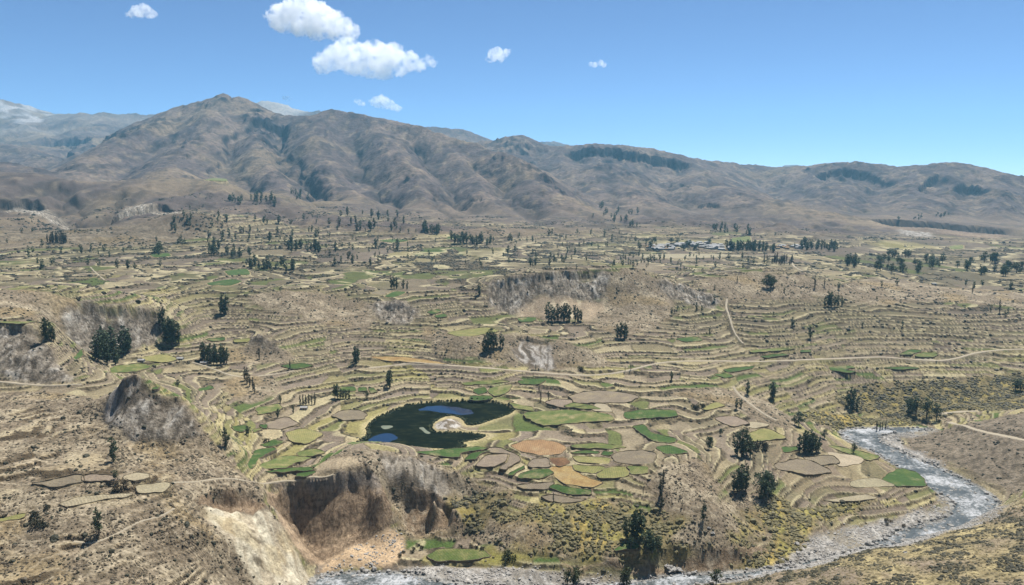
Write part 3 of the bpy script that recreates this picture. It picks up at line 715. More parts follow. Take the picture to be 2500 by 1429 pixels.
# ------------------------------------------------------------------ full-resolution land
T2, R2 = np.meshgrid(TH, RR)
x = (R2 * np.sin(T2)).ravel(); y = (R2 * np.cos(T2)).ravel()
N = x.size
z, mw = base_height(x, y, SMOOTH.at(x, y))
rel = np.clip(R2.ravel() / 1000.0, .3, 2.5)
KINDS = ['scrub', 'rock', 'white', 'scree', 'yellow', 'bank', 'brush', 'tanflat', 'red', 'pale', 'talus', 'gravel', 'meadow', 'greyscrub', 'drygrass', 'flat', 'crag']
AM = {k: np.zeros(N, np.float32) for k in KINDS}
for ai, (k, P, s, w) in enumerate(AREA_W):
    sel, wt, _ = poly_mask(P, x, y, s, w, 18 if s < 10 else 90, ai)
    for q in KINDS:                              # later outlines lie on top of earlier ones
        if q != k:
            AM[q][sel] *= (1 - wt)
    AM[k][sel] = np.maximum(AM[k][sel], wt)
near = 1 - sstep(432, 470, y)
anya = np.clip(sum(AM[k] for k in KINDS if k not in ('flat', 'crag')), 0, 1)
terr = (1 - anya) * (1 - .45 * AM['flat']) * (1 - mw) * sstep(300, 320, y) * (1 - sstep(2300, 2600, y))
AM['scrub'] = np.maximum(AM['scrub'], (1 - anya) * (1 - sstep(300, 330, y)))

tick('areas')
# cliff bands: a line along the top edge, how far the ground drops in front of it, and over which length it climbs back
BANDS = [([(2100, 532), (2180, 537), (2250, 541), (2330, 548), (2400, 554), (2490, 560)], 30, 420), ([(-90, 486), (60, 484), (130, 489)], 24, 260), ([(265, 512), (300, 495), (330, 487), (400, 497), (455, 513)], 16, 200),
         ([(1360, 384), (1400, 374), (1450, 368), (1500, 367), (1550, 374), (1620, 386), (1700, 404)], 46, 600), ([(1985, 432), (2010, 422), (2060, 415), (2130, 419)], 40, 500), ([(600, 300), (640, 292), (690, 310), (705, 330)], 50, 500),
         ([(640, 1196), (700, 1179), (760, 1173), (830, 1163), (893, 1152), (925, 1185)], 8, 34), ([(975, 1212), (1005, 1203), (1060, 1200), (1115, 1240)], 7, 24), ([(1180, 694), (1240, 680), (1300, 673), (1400, 664), (1490, 660)], 8, 70), ([(190, 730), (250, 748), (300, 746), (395, 764)], 7, 50),
         ([(-90, 798), (80, 798), (120, 848)], 6, 44), ([(276, 965), (300, 938), (330, 926), (400, 970), (455, 985)], 4, 26), ([(1250, 818), (1345, 830)], 4, 40), ([(920, 750), (960, 746), (1015, 750)], 4.5, 40), ([(1590, 682), (1660, 700), (1750, 735)], 5, 50), ([(470, 1222), (520, 1203), (560, 1192), (610, 1198), (645, 1220)], 6, 18),
         ([(2240, 470), (2265, 440), (2300, 424)], 34, 300), ([(2310, 452), (2350, 445), (2400, 458)], 30, 300), ([(1690, 502), (1750, 498)], 14, 200), ([(90, 342), (180, 340), (230, 348)], 60, 600), ([(165, 372), (230, 340), (290, 333)], 40, 400)]
bandw = np.zeros(N)
for pts_, drop, back in BANDS:
    L = BASE.hit([p[0] for p in pts_], [p[1] for p in pts_])
    L = L[np.argsort(L[:, 0])]
    a0, a1 = L[0, 0], L[-1, 0]
    sel = np.nonzero((x > a0) & (x < a1) & (y > L[:, 1].min() - back - 80) & (y < L[:, 1].max() + 80))[0]
    if not len(sel): continue
    wid = (a1 - a0) * .16
    endf = sstep(0, wid, x[sel] - a0) * sstep(0, wid, a1 - x[sel])
    t = y[sel] - np.interp(x[sel], L[:, 0], L[:, 1]) + fbm(x[sel], y[sel], 60 if drop > 14 else 11, 3, 120) * drop * (.5 if drop > 14 else .38)
    sp = drop * (.22 if drop > 11 else .5)
    z[sel] -= drop * endf * (1 - sstep(-sp, sp, t)) * sstep(-back, -back * .12, t)
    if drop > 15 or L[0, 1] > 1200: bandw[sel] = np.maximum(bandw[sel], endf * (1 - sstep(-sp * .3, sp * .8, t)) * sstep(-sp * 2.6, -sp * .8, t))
# gullies and ravines cut along lines
GULLY = [([(125, 442), (150, 480), (185, 520), (215, 548)], 42, 60), ([(180, 470), (200, 505), (212, 535)], 30, 45), ([(300, 470), (270, 505), (240, 535)], 26, 45), ([(560, 452), (600, 470), (660, 500), (720, 530), (770, 548)], 14, 35), ([(1440, 522), (1470, 545), (1500, 572), (1525, 592)], 12, 40), ([(620, 652), (680, 662), (760, 674)], 6, 18),
         ([(718, 375), (745, 412), (770, 440), (792, 466)], 46, 34), ([(640, 305), (690, 360), (706, 400), (740, 450), (785, 495)], 60, 80), ([(1000, 345), (1050, 400), (1100, 460), (1140, 522)], 42, 60), ([(860, 330), (900, 420), (955, 495), (985, 540)], 40, 60), ([(1130, 385), (1200, 432), (1275, 500), (1330, 545)], 36, 50),
         ([(560, 330), (560, 390), (600, 440), (640, 470)], 36, 55), ([(330, 370), (380, 360), (440, 330)], 30, 50), ([(1040, 430), (1080, 500), (1110, 545)], 26, 40), ([(1480, 420), (1500, 470), (1520, 510)], 24, 50), ([(1760, 430), (1700, 470), (1660, 505)], 22, 50), ([(2130, 440), (2110, 480), (2090, 515)], 26, 60), ([(2380, 440), (2340, 480), (2300, 520)], 30, 50), ([(1900, 430), (1960, 460), (2050, 500)], 26, 60),
         ([(830, 830), (960, 850), (1100, 880)], 2.5, 8), ([(1775, 735), (1785, 790), (1812, 838)], 4, 9), ([(1640, 955), (1800, 990), (1900, 1035)], 3, 8)]
gul = np.zeros(N)
for pts_, dep, wid in GULLY:
    p = np.array(pts_, float); s_ = np.concatenate([[0], np.cumsum(np.hypot(*(p[1:] - p[:-1]).T))]); q = np.linspace(0, s_[-1], 14)
    L = BASE.hit(np.interp(q, s_, p[:, 0]), np.interp(q, s_, p[:, 1]))[:, :2]
    sel = np.nonzero((x > L[:, 0].min() - 3 * wid) & (x < L[:, 0].max() + 3 * wid) & (y > L[:, 1].min() - 3 * wid) & (y < L[:, 1].max() + 3 * wid))[0]
    if not len(sel): continue
    xs = x[sel] + fbm(x[sel], y[sel], wid * 3, 2, 123) * wid * .7; ys = y[sel] + fbm(x[sel], y[sel], wid * 3, 2, 124) * wid * .7
    dm = np.full(len(sel), 1e9); al = np.zeros(len(sel))
    for k_, (a, b) in enumerate(zip(L[:-1], L[1:])):
        dx, dy = b - a; t = np.clip(((xs - a[0]) * dx + (ys - a[1]) * dy) / (dx * dx + dy * dy + 1e-9), 0, 1)
        d = np.hypot(xs - a[0] - t * dx, ys - a[1] - t * dy)
        m_ = d < dm; dm[m_] = d[m_]; al[m_] = (k_ + t[m_]) / (len(L) - 1)
    f = np.exp(-dm / wid * 1.3) * sstep(0, .12, al) * (1 - .5 * sstep(.85, 1, al))
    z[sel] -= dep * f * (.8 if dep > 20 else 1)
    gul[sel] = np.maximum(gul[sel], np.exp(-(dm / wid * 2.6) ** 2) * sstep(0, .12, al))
# natural relief
q = (1 - mw) * sstep(300, 330, y)
z += q * (fbm(x, y, 75, 3, 1) * 1.5) * (1 - AM['gravel']) * (1 - .8 * AM['flat'])
fh = AM['scrub'] * sstep(1350, 1700, y) * (1 - mw)
z += fh * ((ridged(x + fbm(x, y, 120, 2, 130) * 40, y * .5, 210, 4, 131) - .6) * 30 + fbm(x, y, 60, 3, 132) * 4)
z += AM['scrub'] * sstep(300, 330, y) * (fbm(x, y, 26, 4, 5) * 1.3) + AM['brush'] * fbm(x, y, 18, 3, 6) * 1.1 + AM['drygrass'] * fbm(x, y, 30, 4, 8) * .9 + AM['greyscrub'] * fbm(x, y, 40, 4, 9) * 1.4
wx = x + fbm(x, y, 9, 2, 21) * 2; wy = y + fbm(x, y, 9, 2, 22) * 2
flx = x + fbm(x, y, 22, 3, 24) * 6
flute = ridged(flx, y * .16, 7.5, 3, 12)
z += AM['rock'] * ((flute - .5) * 3.6 * np.clip(rel * 1.5, .7, 2) + fbm(x, y, 14, 3, 13) * 1.2)
z += AM['white'] * ((flute - .5) * 2.8)
z += AM['red'] * ((ridged(wx, wy * .2, 8, 3, 15) - .5) * 2.6 + fbm(x, y, 3, 2, 16) * .3)
z += AM['bank'] * ((ridged(wx, wy * .4, 7, 3, 17) - .5) * 2.0 * np.clip(rel * 1.4, .7, 4))
z += AM['pale'] * ((ridged(x * .8 + y * .5, y * .25 - x * .1, 8, 4, 18) - .5) * 2.8)
z += AM['yellow'] * fbm(x, y, 12, 3, 19) * .5 + AM['gravel'] * fbm(x, y, 5, 2, 20) * .28 + AM['talus'] * fbm(x, y, 8, 3, 23) * .5
# mountain relief: gullies and crags
far = np.nonzero(mw > 0.001)[0]
xf, yf = x[far], y[far]
cr1 = ridged(xf + fbm(xf, yf, 300, 2, 30) * 60, yf * .8, 520, 4, 31)
cr2 = ridged(xf + fbm(xf, yf, 120, 2, 32) * 30, yf * .7, 190, 4, 33)
cr3 = fbm(xf, yf, 60, 3, 34)
big = np.clip((yf - 2000) / 2500, .25, 1.2)
z[far] += mw[far] * ((cr1 - .55) * np.where(xf > 500, 20, 44) * big + (cr2 - .55) * 15 * big + cr3 * 2.5)
crag = np.zeros(N); crag[far] = sstep(.05, .45, fbm(xf * 1.0, yf * .6, 420, 3, 37)) * mw[far] * sstep(.45, .75, cr1)
crag = np.maximum(crag * .6, AM['crag'] * sstep(-.35, .2, fbm(x, y, 90, 3, 39)))
z[far] += crag[far] * (ridged(xf, yf, 70, 3, 38) - .5) * 40 - mw[far] * sstep(.86, .97, ridged(xf + fbm(xf, yf, 160, 2, 105) * 50, yf * .3, 230, 2, 106)) * 9 + mw[far] * fbm(xf, yf, 38, 3, 108) * 3.5

tick('relief')
# terraces follow the contours of the land
tz = z + fbm(x, y, 42, 2, 40) * 1.0 + fbm(x, y, 130, 2, 41) * 1.6
segw = np.where(y < 640, 62, np.where(y < 1000, 80, np.where(y < 1500, 130, 220)))
seg = np.floor((x + .35 * y + fbm(x, y, 90, 2, 42) * 30) / segw)
segh = hash01(seg, 0 * seg, 21)
def terrace(h, step, treadfrac, seed):
    t = h / step
    lv = np.floor(t); fr = t - lv
    s = sstep(treadfrac, 1.0, fr)
    return (lv + s * .86 + fr * .14) * step, lv, fr
riser = np.zeros(N); level = np.zeros(N)
th = np.zeros(N)
zt = z.copy()
for lo, hi, step in [(300, 434, 2.6), (434, 560, 1.7), (560, 800, 1.9), (800, 1100, 2.3), (1100, 1500, 3.0), (1500, 2600, 4.2)]:
    wgt = (y >= lo) & (y < hi)
    if not wgt.any():
        continue
    hh = tz[wgt] / step + segh[wgt]
    hh = hh + .26 * np.sin(hh * 1.9 + segh[wgt] * 9) + .2 * np.sin(hh * .83)
    h, lv, fr = terrace(hh * step, step, .76, 0)
    zt[wgt] = z[wgt] + (h - hh * step)
    riser[wgt] = sstep(.70, .80, fr)
    level[wgt] = lv + lo * 7 + segh[wgt] * 0 + np.floor(segh[wgt] * 97) * 131
    th[wgt] = fr
oldt = np.zeros(N)
for k_, pts_ in enumerate([[(-60, 1000), (120, 1000), (270, 1030), (260, 1070), (100, 1075), (-60, 1070)], [(-60, 1090), (160, 1085), (260, 1120), (300, 1150), (200, 1165), (60, 1190), (-60, 1250)], [(-100, 1320), (60, 1310), (300, 1340), (420, 1340), (520, 1380), (460, 1470), (-100, 1480)], [(150, 1160), (420, 1150), (420, 1215), (320, 1225), (140, 1250)]]):
    sel, wt, _ = poly_mask(world_poly(pts_), x, y, 5, 5, 25, 60 + k_)
    oldt[sel] = np.maximum(oldt[sel], wt)
oldt *= AM['scrub'] * sstep(-.5, 0, fbm(x, y, 35, 2, 47))
nearterr = np.maximum(np.maximum(terr, oldt * .9), 0.45 * AM['scrub'] * (y < 470) * sstep(-.15, .25, fbm(x, y, 60, 2, 45)) + .35 * AM['scrub'] * (y > 560) * (y < 1900) * sstep(0, .3, fbm(x, y, 120, 2, 46)))
z = z + (zt - z) * nearterr
riser *= nearterr

tick('terr')
# tracks: no steps under them
tmask = np.zeros(N)
for nm, w, lb, P in TRACK_W:
    pad = w + 6
    sel = np.nonzero((x > P[:, 0].min() - pad) & (x < P[:, 0].max() + pad) & (y > P[:, 1].min() - pad) & (y < P[:, 1].max() + pad))[0]
    if not len(sel):
        continue
    dm = np.full(len(sel), 1e9); zz = np.zeros(len(sel))
    pz = BASE.at(P[:, 0], P[:, 1])
    for i in range(0, len(sel), 40000):
        s_ = sel[i:i + 40000]
        d = (x[s_, None] - P[:, 0]) ** 2 + (y[s_, None] - P[:, 1]) ** 2
        k = d.argmin(1)
        dm[i:i + 40000] = np.sqrt(d[np.arange(len(s_)), k]); zz[i:i + 40000] = pz[k]
    f = 1 - sstep(w * .55, w * .55 + (3 if w > 3 else 1.5) * np.clip(rel[sel], .7, 2), dm)
    z[sel] = z[sel] * (1 - f) + zz * f
    riser[sel] *= 1 - f
    tmask[sel] = np.maximum(tmask[sel], f)

tick('tracks')
# single fields: levelled
fmask = np.zeros(N)
for key, lab, P, c, g in FIELD_W:
    m = 1.2 * max(.7, c[1] / 700)
    sel, wt, d = poly_mask(P, x, y, m, 0, pad=m * 2 + 2)
    if not len(sel):
        continue
    f = sstep(-m * 1.3, -m * .2, d)
    zz = g[0] * (x[sel] - c[0]) + g[1] * (y[sel] - c[1]) + g[2]
    z[sel] = z[sel] * (1 - f) + zz * f
    riser[sel] *= 1 - f
    fmask[sel] = np.maximum(fmask[sel], f)

# lake basin, island, river bed
ip = at_level([(1092, 1048)], LAKE_Z)[0]
z += 6.0 * np.exp(-(((x - ip[0]) / 8.0) ** 2 + ((y - ip[1] - 6) / 11.0) ** 2)) * (y > 540) * (y < 620)
sel, _, d = poly_mask(LAKE_P, x, y, 3, 0, pad=40)
shore = (1 - sstep(0, 14, -d)) * (1 - np.where(d < 0, fmask[sel], 0))
z[sel] = np.where(d < 0, z[sel] * (1 - shore) + np.clip(z[sel], LAKE_Z + .25 - d * .03, LAKE_Z + .8 - d * .45) * shore, LAKE_Z - .4 - np.clip(d, 0, 6) * .3)
lakeshore = np.zeros(N); lakeshore[sel] = (1 - sstep(0, 9, -d)) * (d < 0)
riser[sel] *= np.where(d > -2, 0, 1)
wet = np.zeros(N); wet[sel] = np.where(d > 0, 1, 0)
n_bar = fbm(x, y, 9, 3, 142)
wetlake = wet.copy()
for P in (RIVER_A, RIVER_B):
    sel, _, d = poly_mask(P, x, y, 3, 0, pad=14)
    rz = river_z(x[sel], y[sel])
    f = 1 - sstep(0, 9, -d)
    z[sel] = np.where(d < 0, z[sel] * (1 - f) + np.maximum(rz + .25 - d * .06, np.minimum(z[sel], rz + .5 - d * .5)) * f, rz - .05 + .25 * n_bar[sel] - np.clip(d - 3, 0, 5) * .28)
    wet[sel] = np.maximum(wet[sel], np.where(d > 0, 1, 0))
    riser[sel] *= np.where(d > -3, 0, 1)
LAND = Sheet(TH, RR, z.reshape(NR, NT))

tick('levelled')
# slopes
Z2 = z.reshape(NR, NT)
dzr = np.gradient(Z2, RR, axis=0)
dzt = np.gradient(Z2, TH, axis=1) / RR[:, None]
slope = np.hypot(dzr, dzt).ravel()

# ------------------------------------------------------------------ base colours of the ground
def pal(*cs):
    return np.array([tone(*c) for c in cs])
def mixc(c, col, w):
    return c + (np.asarray(col) - c) * w[:, None]
n1 = fbm(x, y, 60, 3, 70); n2 = fbm(x, y, 14, 3, 71); n3 = fbm(x, y, 5, 2, 72); n4 = fbm(x, y, 260, 2, 73)
C = np.tile(tone(146, 128, 104), (N, 1))
# terraced fields, one colour per plot
cw = np.where(y < 640, 26, np.where(y < 1000, 34, np.where(y < 1500, 55, 90)))
wob = fbm(x, y, 40, 2, 74) * 8
cl = (x + wob + hash01(level, 0 * level, 3) * 90) / (cw * (.7 + .8 * hash01(level, 0 * level, 4)))
ci = np.floor(cl); cf = cl - ci
hsh = hash01(ci, level, 5)
PAL = pal((198, 184, 144), (186, 170, 134), (170, 154, 126), (156, 140, 118), (144, 129, 110), (150, 135, 117), (194, 180, 130), (150, 144, 96), (136, 136, 86), (174, 162, 116), (136, 121, 104), (164, 154, 100), (92, 112, 58))
idx = np.minimum((hsh * len(PAL)).astype(int), len(PAL) - 1)
drier = sstep(-.2, .5, n4 + .3 * (y > 760) + .25 * (y > 1000) + .3 * (x < -260))
idx2 = np.array([3, 4, 5, 4, 10, 3, 2, 4, 10, 3, 4, 5, 8])[idx]
fc = PAL[idx] * (1 - .75 * drier[:, None]) + PAL[idx2] * (.75 * drier[:, None] * (.92 - .08 * (y > 800))[:, None])
fc = mixc(fc, tone(118, 114, 78), sstep(.1, .6, fbm(x, y, 150, 3, 78)) * .45 * sstep(700, 900, y))
fc = fc * (1 - .20 * sstep(700, 860, y))[:, None]
fc = fc * (1 + .10 * n2[:, None] + .05 * n3[:, None])
C = mixc(C, 0, terr * 0) * (1 - terr[:, None]) + fc * terr[:, None]
lip = (1 - sstep(.05, .2, th)) * nearterr * (1 - fmask)
C = mixc(C, tone(216, 202, 160), lip * .7 * (terr > .3))
edge = (1 - sstep(.0, .05, np.minimum(cf, 1 - cf))) * terr * (1 - fmask) * (hash01(ci, level, 8) > .35)
C = mixc(C, tone(90, 80, 60), edge * .8)
scr_c = np.where((fbm(x, y, 3.2, 2, 76) > -.15)[:, None], tone(72, 64, 48), tone(126, 112, 90))
bush_r = sstep(-.25, .3, fbm(x, y, 7, 2, 75))
C = mixc(C, scr_c, riser * (.6 + .4 * bush_r))
# named ground areas
def area(k, base, var=(0, 0, 0), amt=.12):
    global C
    w = AM[k].astype(float)
    if base.ndim == 1:
        base = np.tile(base, (N, 1))
    C = C + (base * (1 + amt * (n2 + .7 * n3))[:, None] - C) * w[:, None]
scrubc = tone(160, 144, 120) + (tone(190, 174, 146) - tone(160, 144, 120)) * sstep(-.1, .5, fbm(x, y, 22, 3, 80))[:, None]
scrubc = mixc(scrubc, tone(176, 152, 106), sstep(.15, .6, n1) * .5)
spk = sstep(.05, .35, fbm(x, y, 2.6, 2, 81))
scrubc = mixc(scrubc, tone(98, 86, 66), spk * .6)
trail = (1 - sstep(.0, .07, np.abs(noise(x / 17 + fbm(x, y, 12, 2, 82) * .4, y / 11, 83)))) * (y < 560)
scrubc = mixc(scrubc, tone(210, 194, 164), trail * .75)
scrubc = scrubc * (1 - .42 * sstep(1000, 1500, y))[:, None]
area('scrub', scrubc, amt=.08)
C = mixc(C, tone(80, 71, 62), fh * sstep(.1, .5, fbm(x, y * .5, 50, 3, 133)) * .6)
C = mixc(C, tone(112, 96, 72), riser * AM['scrub'] * .8)
C = mixc(C, tone(92, 79, 60), riser * oldt * .8)
C = mixc(C, tone(206, 190, 156), np.clip(1 - sstep(.25, .5, th), 0, 1) * oldt * .75 * sstep(-.3, .3, fbm(x, y, 30, 2, 48)))
C = mixc(C, tone(186, 166, 130), lip * AM['scrub'] * .55)
rk = tone(180, 168, 149) + (tone(234, 226, 210) - tone(180, 168, 149)) * sstep(.55, 1.05, flute + .2 * n2 + .12 * n1)[:, None]
rk = mixc(rk, tone(94, 83, 68), sstep(-.05, .25, fbm(x, y * .35, 3.2, 3, 84) + .4 * fbm(x, y, 18, 2, 77)) * .7)
area('rock', rk)
area('white', tone(196, 188, 176) + (tone(126, 114, 98) - tone(196, 188, 176)) * sstep(-.2, .35, fbm(flx, y * .18, 5, 3, 85) + .4 * fbm(x, y, 14, 2, 86))[:, None])
area('scree', tone(184, 164, 136) + (tone(226, 208, 174) - tone(184, 164, 136)) * sstep(.1, .5, fbm(x * 1.0, y * .22, 16, 3, 86))[:, None])
yl = tone(164, 148, 106) + (tone(176, 164, 98) - tone(164, 148, 106)) * sstep(-.2, .3, n2)[:, None]
yl = mixc(yl, tone(200, 176, 104), sstep(.1, .5, fbm(x, y, 16, 3, 87)))
yl = mixc(yl, tone(86, 86, 48), sstep(.0, .4, fbm(x, y, 3.2, 2, 88)) * .6)
area('yellow', yl)
area('bank', tone(184, 160, 130) + (tone(206, 188, 160) - tone(184, 160, 130)) * sstep(0, .5, n3)[:, None])
br = mixc(np.tile(tone(150, 136, 98), (N, 1)), tone(110, 100, 68), sstep(-.1, .3, fbm(x, y, 4.5, 3, 89)))
br = mixc(br, tone(178, 160, 92), sstep(.15, .5, fbm(x, y, 15, 3, 90)) * .7)
area('brush', br)
area('tanflat', tone(190, 172, 142))
rd = tone(202, 176, 144) + (tone(178, 153, 124) - tone(202, 176, 144)) * sstep(-.2, .4, fbm(x, z * 3 + y, 12, 3, 91))[:, None]
rd = mixc(rd, tone(176, 166, 152), sstep(30, 34.5, z + 2 * n2) * (x > -140) * .8)
area('red', rd)
pl = tone(250, 238, 208) + (tone(222, 206, 176) - tone(250, 238, 208)) * sstep(-.2, .4, fbm(x * .8 + y * .5, y * .25 - x * .1, 6, 3, 92))[:, None]
pl = mixc(pl, tone(200, 174, 118), sstep(.15, .5, fbm(x, y, 20, 2, 93)) * .4)
pl = mixc(pl, tone(134, 120, 96), sstep(.1, .4, fbm(x, y, 7, 3, 94)) * sstep(.1, -.5, noise((x * .8 + y * .5) / 14, y / 60, 95)) * .9)
area('pale', pl)
area('talus', tone(220, 190, 152))
gv = tone(172, 164, 152) + (tone(200, 194, 184) - tone(172, 164, 152)) * sstep(-.2, .5, n3 + .6 * n2)[:, None]
gv = mixc(gv, tone(150, 136, 106), sstep(.0, .5, n1 + .4 * n2) * .7)
area('gravel', gv)
area('meadow', tone(166, 158, 88))
gs = mixc(np.tile(tone(150, 136, 116), (N, 1)), tone(104, 94, 78), sstep(-.1, .4, fbm(x, y, 5, 3, 96)) * .7)
area('greyscrub', gs)
dg = tone(170, 154, 116) + (tone(196, 178, 130) - tone(170, 154, 116)) * sstep(-.3, .4, n2)[:, None]
dg = mixc(dg, tone(160, 143, 120), sstep(-.1, .5, n1 + .3 * n2))
dg = mixc(dg, tone(104, 92, 58), sstep(.1, .45, fbm(x, y, 3, 2, 97)) * .6)
area('drygrass', dg, amt=.06)
# single fields keep a soil margin; lake shore; tracks
C = mixc(C, tone(186, 168, 128), fmask * .85)
C = mixc(C, tone(206, 190, 140), lakeshore * .9)
isl = np.exp(-(((x - ip[0]) / 8.0) ** 2 + ((y - ip[1] - 6) / 11.0) ** 2))
C = mixc(C, np.where((n3 > .05)[:, None], tone(224, 216, 204), tone(150, 136, 116)), sstep(.1, .4, isl))
C = mixc(C, tone(70, 70, 48), wetlake)
C = mixc(C, np.where((n3 > 0)[:, None], tone(176, 172, 164), tone(140, 136, 128)), wet * (1 - wetlake))
# mountains
mb = tone(110, 97, 91) + (tone(136, 119, 105) - tone(110, 97, 91)) * sstep(-.3, .5, fbm(x, y, 330, 3, 100))[:, None]
mb = mixc(mb, tone(158, 139, 108), sstep(.15, .65, fbm(x, y, 700, 3, 101)) * .5)
mb = mixc(mb, tone(70, 64, 62), sstep(.05, .5, fbm(x, y * .45, 70, 4, 102)) * .6)
gl_ = np.zeros(N); gl_[far] = sstep(.86, .97, ridged(xf + fbm(xf, yf, 160, 2, 105) * 50, yf * .3, 230, 2, 106))
mb = mixc(mb, tone(62, 56, 54), gl_ * .55)
mb = mixc(mb, tone(176, 158, 128), sstep(.25, .6, fbm(x, y * .6, 45, 3, 107)) * .35)
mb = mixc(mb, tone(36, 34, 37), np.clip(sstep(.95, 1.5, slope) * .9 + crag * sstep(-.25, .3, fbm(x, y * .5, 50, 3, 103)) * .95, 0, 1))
rad = R2.ravel()
palef = sstep(6900, 7600, rad) * sstep(-.1, .3, fbm(x, y, 500, 3, 104))
mb = mixc(mb, tone(190, 180, 168), palef * .28 * (x < -1200))
mb = mixc(mb, tone(226, 222, 216), sstep(7800, 8100, rad) * sstep(-2950, -2820, x) * (1 - sstep(-2300, -2100, x)) * .45)
mb = mixc(mb, tone(236, 236, 238), sstep(8200, 8600, rad) * (x < -4400) * sstep(-.1, .25, fbm(x, y, 240, 2, 109)) * .4)
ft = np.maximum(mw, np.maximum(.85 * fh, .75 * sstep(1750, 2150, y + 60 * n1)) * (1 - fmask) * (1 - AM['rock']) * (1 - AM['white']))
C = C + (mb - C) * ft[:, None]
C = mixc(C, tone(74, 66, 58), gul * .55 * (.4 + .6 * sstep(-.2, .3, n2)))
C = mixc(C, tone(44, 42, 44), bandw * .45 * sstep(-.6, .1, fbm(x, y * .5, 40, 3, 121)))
C = np.clip(C, .006, .9)

tick('colours')
# ------------------------------------------------------------------ materials
MATS = {}
def new_mat(name):
    m = bpy.data.materials.new(name); m.use_nodes = True
    nt = m.node_tree; nt.nodes.clear()
    o = nt.nodes.new('ShaderNodeOutputMaterial'); b = nt.nodes.new('ShaderNodeBsdfPrincipled')
    nt.links.new(b.outputs[0], o.inputs['Surface'])
    MATS[name] = m
    return m, nt, b
def node(nt, t, **kw):
    nd = nt.nodes.new(t)
    for k, v in kw.items():
        if k in nd.inputs: nd.inputs[k].default_value = v
        else: setattr(nd, k, v)
    return nd
def texco(nt, scale=(1, 1, 1)):
    tc = node(nt, 'ShaderNodeNewGeometry')
    mp = node(nt, 'ShaderNodeMapping'); mp.inputs['Scale'].default_value = scale
    nt.links.new(tc.outputs['Position'], mp.inputs['Vector'])
    return mp.outputs[0]
def noise_n(nt, vec, scale, detail=3, rough=.6):
    nd = node(nt, 'ShaderNodeTexNoise', Scale=scale, Detail=detail, Roughness=rough)
    nt.links.new(vec, nd.inputs['Vector'])
    return nd.outputs['Fac']
def ramp(nt, fac, stops):
    r = node(nt, 'ShaderNodeValToRGB')
    e = r.color_ramp.elements
    e[0].position, e[0].color = stops[0][0], (*stops[0][1], 1)
    e[1].position, e[1].color = stops[-1][0], (*stops[-1][1], 1)
    for p, c in stops[1:-1]:
        q_ = e.new(p); q_.color = (*c, 1)
    nt.links.new(fac, r.inputs[0])
    return r.outputs[0]
def mixrgb(nt, mode, fac, a, b):
    m = node(nt, 'ShaderNodeMix', data_type='RGBA', blend_type=mode)
    for s, v in ((m.inputs[0], fac), (m.inputs[6], a), (m.inputs[7], b)):
        if hasattr(v, 'type') and hasattr(v, 'links'): nt.links.new(v, s)
        elif isinstance(v, (int, float)): s.default_value = v
        else: s.default_value = (*v, 1)
    return m.outputs[2]
def g3(v): return (v, v, v)

def ground_mat(name, fine, bump_d, bump_s, rocky=False, lo=.62, hi=1.3):
    m, nt, b = new_mat(name)
    at = node(nt, 'ShaderNodeAttribute', attribute_name='Col')
    vec = texco(nt)
    f1 = noise_n(nt, vec, fine, 4, .65)
    f2 = noise_n(nt, vec, fine * .12, 3, .55)
    c = mixrgb(nt, 'MULTIPLY', 1.0, at.outputs['Color'], ramp(nt, f1, [(.28, g3(lo)), (.5, g3(1.0)), (.72, g3(hi))]))
    c = mixrgb(nt, 'MULTIPLY', 1.0, c, ramp(nt, f2, [(.3, (.86, .85, .84)), (.7, (1.12, 1.12, 1.1))]))
    hgt = f1
    if rocky:
        rw = node(nt, 'ShaderNodeAttribute', attribute_name='rockw')
        v2 = texco(nt, (1.0, .7, .42))
        fa = noise_n(nt, v2, .42, 6, .75)
        v3 = texco(nt, (.25, .25, 1.6))
        fb = noise_n(nt, v3, .35, 4, .6)
        rr_ = ramp(nt, fa, [(.33, (.36, .33, .30)), (.45, (.78, .75, .72)), (.53, (1.06, 1.05, 1.03)), (.64, (1.4, 1.38, 1.35))])
        rs_ = ramp(nt, fb, [(.35, g3(.82)), (.65, g3(1.15))])
        c = mixrgb(nt, 'MIX', rw.outputs['Fac'], c, mixrgb(nt, 'MULTIPLY', 1.0, mixrgb(nt, 'MULTIPLY', 1.0, at.outputs['Color'], rr_), rs_))
        mh = node(nt, 'ShaderNodeMix', data_type='FLOAT')
        nt.links.new(rw.outputs['Fac'], mh.inputs[0]); nt.links.new(f1, mh.inputs[2])
        m2 = node(nt, 'ShaderNodeMath', operation='MULTIPLY'); nt.links.new(fa, m2.inputs[0]); m2.inputs[1].default_value = 4.0
        nt.links.new(m2.outputs[0], mh.inputs[3]); hgt = mh.outputs[0]
    nt.links.new(c, b.inputs['Base Color'])
    b.inputs['Roughness'].default_value = .95
    b.inputs['Specular IOR Level'].default_value = .1
    bp = node(nt, 'ShaderNodeBump', Strength=bump_s, Distance=bump_d)
    nt.links.new(hgt, bp.inputs['Height'])
    nt.links.new(bp.outputs[0], b.inputs['Normal'])
    return m
ground_mat('valley_soil', .7, .8, .7, False, .52, 1.42)
ground_mat('hill_scrub', .6, 1.0, .9, True, .46, 1.5)
ground_mat('mountain_ground', .06, 8.0, .7, False, .5, 1.45)

